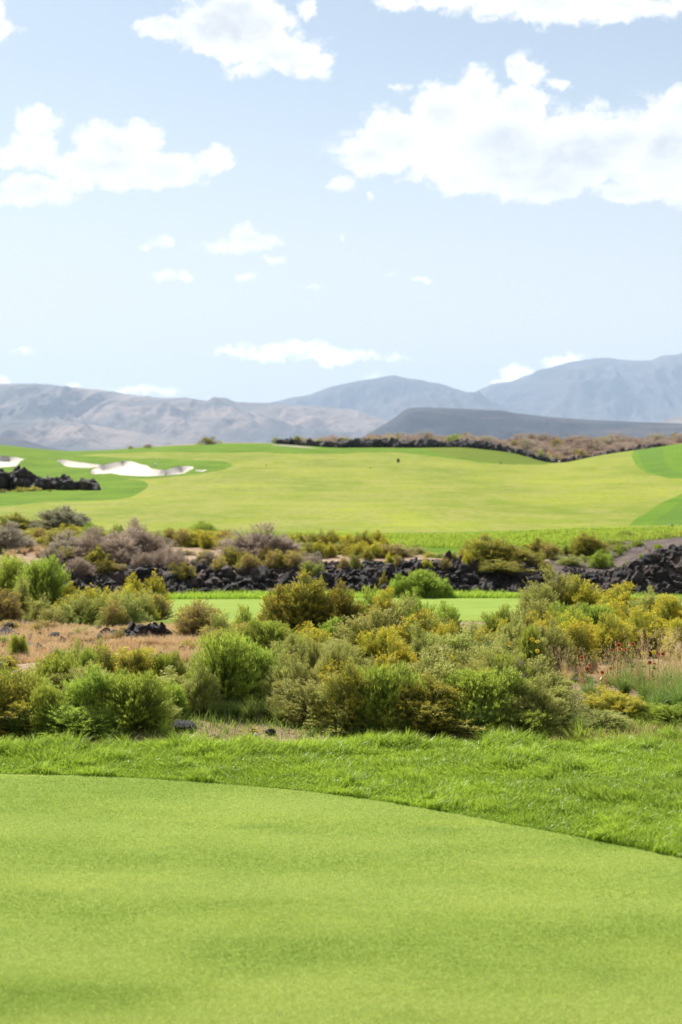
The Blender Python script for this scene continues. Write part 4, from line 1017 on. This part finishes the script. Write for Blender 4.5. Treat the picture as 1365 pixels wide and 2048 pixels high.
# ------------------------------------------------------------------ grasses
def tuft_mesh(name, seed, n, h, spread, w_, m, curl=.5, segs=4):
    r = np.random.default_rng(seed); ph = r.random(n) * 6.283; lean = r.random(n) ** .7 * spread; L = h * r.uniform(.45, 1.1, n)
    b = np.stack([r.normal(size=n) * .05, r.normal(size=n) * .05, np.zeros(n)], 1) * h
    t = np.linspace(0, 1, segs)[None, :]
    out = lean[:, None] * L[:, None] * (t * (1 - curl) + curl * t ** 2.2); z = L[:, None] * (t - .38 * lean[:, None] * t ** 2.5)
    P = np.stack([b[:, :1] + out * np.cos(ph)[:, None], b[:, 1:2] + out * np.sin(ph)[:, None], z], -1)
    wd = w_ * np.array([1, .9, .6, .08])[None, :segs] * r.uniform(.6, 1.2, (n, 1))
    A = Acc(); A.ribbons(P, wd, r.random(n), np.broadcast_to(t ** 2 * .8, (n, segs)), r=r); return A, P
def tuft(name, me, x, y, s, label, cat, group=None, sz=None, dz=0):
    o = link(name, me, None, (x, y, gz(x, y) - .005 + dz)); o.rotation_euler = (0, 0, random.uniform(0, 6.28)); o.scale = (s, s, sz or s); return tag(o, label, cat, group)
DRYT = [tuft_mesh('t', 200 + i, 260, 1.0, .9, .014, M_DRY)[0].mesh('dry_tuft', M_DRY) for i in range(3)]
REED = [tuft_mesh('t', 220 + i, 420, 1.0, .75, .009, M_REED)[0].mesh('reed_tuft', M_REED) for i in range(3)]
LUSH = [tuft_mesh('t', 230 + i, 46, 1.0, .8, .03, M_GRASS)[0].mesh('grass_tuft', M_GRASS) for i in range(3)]
def tall_stems(seed, n=60):
    r = np.random.default_rng(seed); A, P = tuft_mesh('t', seed, n, 1.0, .35, .006, M_DRY, .3); top = P[:, -1]
    B = Acc(); c = np.repeat(top, 7, 0) + np.stack([r.normal(size=n*7) * .012, r.normal(size=n*7) * .012, -r.random(n*7) * .10], 1)
    B.leaves(c, unit(r.normal(size=(n*7, 3)) * .4 + [0, 0, 1]), .035, .008, r.random(n*7), r.random(n*7), r=r)
    return A.mesh('stems_dry', M_DRY), B.mesh('seed_heads', M_DRY)
TALL = [tall_stems(240 + i) for i in range(3)]
for k in range(130):       # tan grass on the left patch
    u = random.choice([random.uniform(20, 470), random.uniform(100, 330), random.uniform(320, 400)]); Y = random.uniform(11.3, 15.0)
    tuft('dry_grass_tuft', random.choice(DRYT), at(u, Y), Y, random.uniform(.07, .15), 'tan dry grass tuft on the soil patch left of centre', 'dry grass tuft', 'dry grass tufts on the left soil patch')
for k in range(60):
    u = random.uniform(-10, 620); Y = random.uniform(30.2, 33)
    tuft('dry_grass_tuft', random.choice(DRYT), at(u, Y), Y, random.uniform(.14, .26), 'reddish dry grass tuft on the bank over the lava wall', 'dry grass tuft', 'dry grass tufts on the bank')
for k in range(34):
    u = random.uniform(1090, 1400); Y = random.uniform(9.6, 10.9)
    tuft('dry_grass_tuft', random.choice(DRYT), at(u, Y), Y, random.uniform(.10, .18), 'pale dry grass tuft under the red flowers', 'dry grass tuft', 'dry grass tufts under the red flowers')
for k, (u, Y, s) in enumerate([(1330, 9.9, .42), (1290, 10.2, .40), (1355, 9.6, .42), (1240, 10.0, .32), (1165, 10.0, .27), (1375, 10.4, .42), (1210, 9.7, .26), (1310, 9.3, .30), (1400, 9.4, .36), (1130, 9.9, .26), (1270, 9.5, .26), (1345, 8.9, .28), (1105, 10.3, .24)]):
    x = at(u, Y); root = empty('tall_dry_grass', (x, Y, gz(x, Y))); root.scale = (s * 1.1, s * 1.1, s); root.rotation_euler = (0, 0, random.uniform(0, 6)); sm, hm = random.choice(TALL)
    link('stems', sm, root); link('seed_heads', hm, root)
    tag(root, 'tall dry grass with pale seed heads around the red flowers on the right', 'tall grass', 'tall dry grasses on the right')
for k, (u, Y, s) in enumerate([(1330, 8.7, .26), (1290, 8.9, .24), (1360, 8.5, .27), (1310, 8.5, .22), (1375, 8.8, .30), (1250, 9.2, .24), (1180, 9.0, .20), (1400, 8.6, .28), (1340, 9.3, .28), (1270, 9.6, .24), (1130, 8.2, .15), (1160, 8.0, .14)]):
    tuft('green_grass_clump', random.choice(REED), at(u, Y), Y, s, 'tall green grass clump ' + where(u), 'grass clump', 'tall green grass clumps on the right')
for k, (u, Y, s) in enumerate([(960, 7.98, .22), (925, 7.95, .18), (1000, 8.0, .20), (890, 8.05, .20), (1040, 7.95, .16), (500, 8.4, .17), (470, 8.5, .15), (535, 8.45, .17), (560, 8.3, .14), (440, 8.5, .14), (130, 8.0, .22), (180, 7.95, .20), (90, 7.95, .18), (220, 8.0, .18), (30, 7.95, .18), (750, 8.0, .14), (800, 7.95, .15), (840, 7.95, .16)]):
    tuft('green_grass_clump', random.choice(REED), at(u, Y), Y, s, 'arching green grass clump ' + where(u), 'grass clump', 'grass clumps at the foot of the front shrubs')
for k, (u, Y, s) in enumerate([(330, 7.95, .125), (345, 7.9, .10), (1150, 7.75, .12), (1165, 7.85, .13), (1175, 7.8, .10)]):
    tuft('broad_grass_clump', random.choice(LUSH), at(u, Y), Y, s, 'broad bladed bright grass clump left of the rounded lava rock' if u < 500 else 'broad bladed bright grass clump at the turf edge right of the dark shade', 'grass clump', 'broad grass clumps by the rounded rock' if u < 500 else 'broad grass clumps right of the shade')

for u, v in ((325, 1647), (318, 1646), (925, 1928), (938, 1930), (605, 1975), (975, 2030), (130, 1630)):
    Y = EYE * F / (v - HV); x = at(u, Y)
    tuft('divot_tuft', random.choice(LUSH), x, Y, .022, 'small torn turf tuft standing out of the smooth putting green', 'turf divot', 'torn turf tufts on the putting green', .012)
# longer turf round the putting green: real blades
def near_turf():
    r = np.random.default_rng(9); pe, pb = ZP['putting'][0], ZP['rough_near'][0]
    n0 = 520000; X = r.uniform(-3.2, 3.4, n0); Y = r.uniform(4.9, 7.9, n0)
    keep = np.abs(X) < Y * .24 + .75 ; X, Y = X[keep], Y[keep]
    ye = np.interp(X, *zip(*sorted(map(tuple, edge_w)))); yb = np.interp(X, *zip(*sorted(map(tuple, back_w))))
    se = Y - ye; sb = yb - Y
    fr = fbm(X * 2.2, Y * 2.2 + 9, 3, 1)
    k = (se > .004) & (sb > -.16 * fr - .02) & (r.random(len(X)) < np.clip(1.1 - np.maximum(-sb, 0) * 5, .1, 1)); X, Y, se, sb, fr = X[k], Y[k], se[k], sb[k], fr[k]
    n = len(X); clump = fbm(X * 6, Y * 6, 3, 3); cl2 = fbm(X * 22, Y * 22, 2, 5)
    h = (.013 + .020 * sstep(se, .03, .55) * (1 - .25 * (X > 1)) + .040 * sstep(clump, .48, .72)) * (.6 + .8 * cl2) * r.uniform(.55, 1.2, n) * (1 + .35 * sstep(-sb, -.15, .0))
    h = h * (1 - .35 * sstep(fbm(X * 1.1, Y * 3.2, 2, 6), .55, .75))
    wind = (fbm(X * 3, Y * 3, 2, 7) - .5) * 8
    ph = wind + r.normal(size=n) * 1.1 + .6; ln = r.uniform(.15, 1.0, n) + .35 * (cl2 - .5)
    z = ground_z(X, Y, False); t = np.array([0, .5, 1.0])
    P = np.stack([X[:, None] + np.cos(ph)[:, None] * h[:, None] * ln[:, None] * t ** 1.8, Y[:, None] + np.sin(ph)[:, None] * h[:, None] * ln[:, None] * t ** 1.8, z[:, None] + h[:, None] * (t - .3 * ln[:, None] * t ** 2)], -1)
    wd = .0042 * np.array([1, .8, .05])[None] * r.uniform(.6, 1.25, (n, 1))
    A = Acc(); tint = np.clip(.20 + .6 * fr + r.normal(size=n) * .2 + .2 * (clump - .5), 0, 1)
    A.ribbons(P, wd, tint, np.broadcast_to(t ** 2, (n, 3)) * r.uniform(0, .8, (n, 1)), r=r)
    print('blades', n)
    tag(link('turf_blades', A.mesh('turf_blades', M_GRASS)), 'long shining green turf blades in a band round the putting green', 'grass', kind='stuff')
near_turf()
def fringe(name, label, x0, x1, yfun, depth, n0, hh, m, wd_=.006, seed=3):
    r = np.random.default_rng(seed); X = r.uniform(x0, x1, n0); Y = yfun(X) + r.random(n0) * depth; z = ground_z(X, Y, False); n = n0
    h = hh * r.uniform(.4, 1.2, n) * (.5 + fbm(X * 2, Y * 2, 3, 2)); ph = r.random(n) * 6.283; ln = r.uniform(.1, .8, n); t = np.array([0, .5, 1.])
    P = np.stack([X[:, None] + np.cos(ph)[:, None] * h[:, None] * ln[:, None] * t ** 1.8, Y[:, None] + np.sin(ph)[:, None] * h[:, None] * ln[:, None] * t ** 1.8, z[:, None] + h[:, None] * t], -1)
    A = Acc(); A.ribbons(P, wd_ * np.array([1, .8, .05])[None] * np.ones((n, 1)), r.random(n), np.broadcast_to(t ** 2, (n, 3)) * .6, r=r)
    tag(link(name, A.mesh(name, m)), label, 'grass', kind='stuff')
def green_blades():
    r = np.random.default_rng(21); n = 470000; Y = 3.9 + 3.4 * r.random(n) ** 1.25; X = r.uniform(-1, 1, n) * (Y * .245 + .12)
    X = np.concatenate([X, r.uniform(-3.5, 3.5, 30000)]); Y = np.concatenate([Y, r.uniform(3.2, 7.3, 30000)])
    ye = np.interp(X, *zip(*sorted(map(tuple, edge_w)))); k = Y < ye + .004; X, Y = X[k], Y[k]; n = len(X)
    pat = fbm(X * .8, Y * 3.8, 5, 2); pat2 = fbm(X * 5, Y * 7, 3, 4); b = np.stack([X, Y, np.zeros(n)], 1)
    d = unit(r.normal(size=(n, 3)) * [1, 1, .22] + [.25, .3, .18]); A = Acc()
    A.leaves(b, d, r.uniform(.005, .011, n), .0025, np.clip((pat - .5) * 2.0 + .55 + (pat2 - .5) * .9 + r.normal(size=n) * .12, 0, 1), np.clip(r.random(n) ** 4 + (pat - .5), 0, 1), r=r)
    tag(link('green_blades', A.mesh('green_blades', M_FINE)), 'fine short blades of the putting green', 'grass', kind='stuff')
M_FINE = mat_leaf('fine_blade', (.235, .335, .042), (.435, .520, .105), (.60, .64, .22), .4, .0, .85)
green_blades()
fringe('rough_grass_blades', 'longer rough grass between the bank shrubs and the fairway', -9, 10.5, lambda X: 35.0 + 0 * X, 6.5, 45000, .10, M_GRASS, .02, 12)
fringe('collar_grass', 'longer grass at the far edge of the small green under the lava wall', -3.9, 8.5, lambda X: 26.9 + 0 * X, 1.2, 26000, .09, M_GRASS, .014)
fringe('weed_grass', 'thin weeds and grass on the bare soil by the turf edge', -1.5, 0.2, lambda X: 7.75 + 0 * X, .75, 2200, .034, M_GRASS, .0035, 4)
fringe('weed_grass', 'weeds and straw under the shrubs on the right of the turf edge', .9, 2.6, lambda X: 7.6 + 0 * X, .8, 6000, .04, M_GRASS, .0035, 5)
fringe('straw', 'dry straw lying on the soil right of the dark shade', 1.0, 2.6, lambda X: 7.7 + 0 * X, .6, 2600, .04, M_DRY, .003, 6)
fringe('straw', 'short dry straw covering the left soil patch', -3.6, -1.0, lambda X: 11.2 + 0 * X, 4.0, 48000, .06, M_DRY, .006, 7)
fringe('shade_grass', 'dark grass in the shade under the front shrubs', -2.2, 2.2, lambda X: 7.85 + 0 * X, 1.2, 6000, .06, M_REED, .004, 8)

# ------------------------------------------------------------------ red and yellow daisies
M_RED = mat_leaf('red_petal', (.38, .07, .02), (.60, .13, .035), (.75, .34, .06), .3, .01)
M_CEN = mat_plain('flower_centre', (.16, .03, .015), .8, .1)
def petal_head(n, R, m, seed):
    r = np.random.default_rng(seed); A = Acc(); ph = np.arange(n) / n * 6.283 + r.normal(size=n) * .08
    d = np.stack([np.cos(ph), np.sin(ph), np.full(n, .12)], 1); s_ = np.stack([-np.sin(ph), np.cos(ph), np.zeros(n)], 1) * R * .26
    b = d * R * .2; q = d * R * .75; e_ = d * R; v = np.stack([b - s_*.4, q - s_, e_, q + s_, b + s_*.4], 1).reshape(-1, 3)
    o = np.arange(n)[:, None] * 5; A.add(v, np.concatenate([o, o+1, o+3, o+4], 1), np.repeat(r.random(n), 5), np.tile([0, .2, 1, .2, 0], n))
    A2 = o + np.array([[1, 2, 3]]); A.f[3].append(A2); return A.mesh('petals', m)
PET = {'r': petal_head(11, .017, M_RED, 1), 'y': petal_head(11, .017, M_YEL, 2)}
vv, ff = ICO[2]
DOMEY = make_mesh('flower_centre', vv * [.006, .006, .004], [ff], smooth=True, mats=[M_YEL])
DOME = make_mesh('flower_centre', vv * [.007, .007, .006], [ff], smooth=True, mats=[M_CEN])
FL = [(997,1290,'r'),(994,1297,'r'),(1072,1286,'r')]
FLW = [(1238,1290,'r','red daisy at the upper left of the red flower group'),(1240,1299,'r','red daisy just below the upper left one'),(1266,1288,'r','highest red daisy in the dry grass'),(1251,1300,'r','red daisy in the middle of the group'),
 (1224,1301,'r','small red daisy left of the group'),(1318,1310,'r','red daisy towards the right edge'),(1326,1308,'r','second red daisy towards the right edge'),(1228,1320,'r','faded red daisy low in the group'),
 (1164,1315,'r','red daisy at the upper left of the lower row'),(1152,1333,'r','red daisy at the left end of the lower row'),(1175,1338,'r','red daisy in the lower row'),(1184,1346,'r','lowest of the red daisies'),(1180,1331,'r','small red daisy in the lower row'),
 (1308,1305,'y','yellow daisy near the right edge'),(1286,1307,'y','yellow daisy between the red ones'),(1065,1279,'y','yellow daisy left of the dry grass'),(1019,1287,'y','large yellow daisy on the left'),(1075,1283,'y','yellow daisy with drooping petals'),(1075,1302,'y','small low yellow daisy'),
 (1300,1325,'r','faded red daisy below the yellow one'),(1310,1328,'r','small red daisy below the yellow one'),(1222,1337,'r','red brown daisy in the lower grass'),(1205,1345,'r','red brown daisy near the lowest one')]
for i, (u, v, c, lab) in enumerate(FLW):
    Y = 9.15 + random.uniform(-.1, .3) + (0.0 if v > 1300 else .2); x = at(u, Y); z = EYE - (v - HV) / F * Y; g0 = gz(x, Y)
    root = empty('daisy', (x, Y, g0)); tag(root, lab, 'flower', 'red and yellow daisies in the dry grass')
    r = np.random.default_rng(i); h = z - g0; t = np.linspace(0, 1, 5); bx = random.uniform(-.05, .05)
    P = np.stack([bx * (1 - t) ** 2, .02 * (1 - t), h * t], 1)[None]
    A = Acc(); A.ribbons(P, np.full((1, 5), .004), .6, r=r); A.ribbons(P + [0, .0005, 0], np.full((1, 5), .0035), .6, r=r); link('stem', A.mesh('flower_stem', M_REED), root)
    A = Acc(); n = 9; b = np.stack([P[0, :, 0][r.integers(0, 4, n)], np.zeros(n), r.uniform(.1, .75, n) * h], 1); A.leaves(b, unit(r.normal(size=(n, 3)) + [0, 0, .8]), .05, .010, r.random(n), r=r); link('leaf', A.mesh('flower_leaf', M_REED), root)
    hd = link('petals', PET[c], root, (0, 0, h)); hd.rotation_euler = (random.uniform(.2, 1.0), random.uniform(-.5, .5), 0); s = random.uniform(.75, 1.25) * (1 if v < 1325 else .85); hd.scale = (s, s, s)
    dm = link('flower_centre', DOME if c == 'r' else DOMEY, root, (0, -.001, h + .003)); dm.scale = (s, s, s)

# dandelion clock and its yellow neighbour
x = at(512, 7.62); Y = 7.62; root = empty('dandelion', (x, Y, gz(x, Y))); tag(root, 'white dandelion clock in the turf below the pair of small rocks', 'flower')
r = np.random.default_rng(1); A = Acc(); d = unit(r.normal(size=(160, 3))); A.leaves(np.array([[0, 0, .075]]) + d * .003, d, .011, .0025, 1.0, np.ones(160), r=r)
link('seed_head', A.mesh('seed_head', mat_plain('dandelion_white', (.75, .75, .7), .8, .1, .3)), root)
A = Acc(); A.ribbons(np.array([[[0, 0, 0], [0, 0, .04], [0, 0, .075]]]), np.full((1, 3), .003), .5, r=r); link('stem', A.mesh('flower_stem', M_REED), root)
root = empty('yellow_weed', (at(513, 7.7), 7.7, gz(at(513, 7.7), 7.7))); tag(root, 'small yellow flowering weed behind the dandelion clock', 'flower')
A = Acc(); A.flakes(r.normal(size=(26, 3)) * [.012, .008, .014] + [0, 0, .085], .005, r.random(26), r=r); link('blossoms', A.mesh('weed_blossoms', M_YEL), root)
A = Acc(); A.ribbons(np.stack([np.array([[0, 0, 0], [b, 0, .04], [b * 2, 0, .085]]) for b in (-.006, 0, .006)]), np.full((3, 3), .003), .5, r=r); link('stems', A.mesh('weed_stems', M_REED), root)

# ------------------------------------------------------------------ small things on the course
def boxv(x0, x1, y0, y1, z0, z1):
    v = np.array([[x, y, z] for x in (x0, x1) for y in (y0, y1) for z in (z0, z1)], float)
    return v, np.array([[0, 1, 3, 2], [4, 6, 7, 5], [0, 4, 5, 1], [2, 3, 7, 6], [0, 2, 6, 4], [1, 5, 7, 3]])
M_BOARD = mat_plain('board_dark', (.02, .035, .035), .5, .3); M_METAL = mat_plain('stake_metal', (.25, .25, .24), .5, .5); M_WHITE = mat_plain('white_paint', (.75, .75, .72), .5, .3)
Y = 160.0; x, Y = uv_world(797, 928); g0 = gz(x, Y); px_ = Y / F
root = empty('target_board', (x, Y, g0)); tag(root, 'small dark target board on a thin stake in the middle of the fairway', 'sign')
v, f = boxv(-2.6*px_, 2.6*px_, -.02, .02, 3.2*px_, 10.4*px_); link('board', make_mesh('board', v, [f], mats=[M_BOARD]), root)
v, f = boxv(-.25*px_, .25*px_, .021, .06, 0, 3.6*px_); link('stake', make_mesh('stake', v, [f], mats=[M_METAL]), root)
v, f = boxv(-2.9*px_, 2.9*px_, -.03, .03, 10.4*px_+.003, 11*px_); link('top_rail', make_mesh('top_rail', v, [f], mats=[M_METAL]), root)
def marker(u, v_, w_, h_, m, label, name='tee_marker', cat='marker'):
    x, Y = uv_world(u, v_); p = Y / F; vv_, ff_ = ICO[2]; vv2 = vv_ * [w_ * p / 2, w_ * p / 2, h_ * p / 2] + [0, 0, h_ * p / 2]
    vv2[:, :2] *= (1.1 - .35 * vv2[:, 2:] / (h_ * p))
    o = link(name, make_mesh(name, vv2, [ff_], smooth=True, mats=[m]), None, (x, Y, gz(x, Y))); return tag(o, label, cat)
marker(1119, 926.5, 5, 5, M_WHITE, 'small white marker where the fairway dips before the far lava')
marker(1002, 929, 2, 6, M_BOARD, 'thin dark stake at the right end of the mound', 'stake', 'stake')
marker(741, 936, 2, 4, M_BOARD, 'tiny dark stake left below the target board', 'stake', 'stake')
marker(533, 932, 2, 4, M_BOARD, 'tiny dark stake left of centre on the fairway', 'stake', 'stake')
marker(1276, 903, 2.5, 5, M_WHITE, 'tiny white stake at the top left of the right hand turf', 'stake', 'stake')
marker(1343, 1055, 11, 7, M_BOARD, 'small black rock shaped marker at the lower right of the fairway')
marker(311, 936, 5, 8, M_WHITE, 'white egret like bird or rake end at the lip of the long bunker', 'white_stake', 'stake')
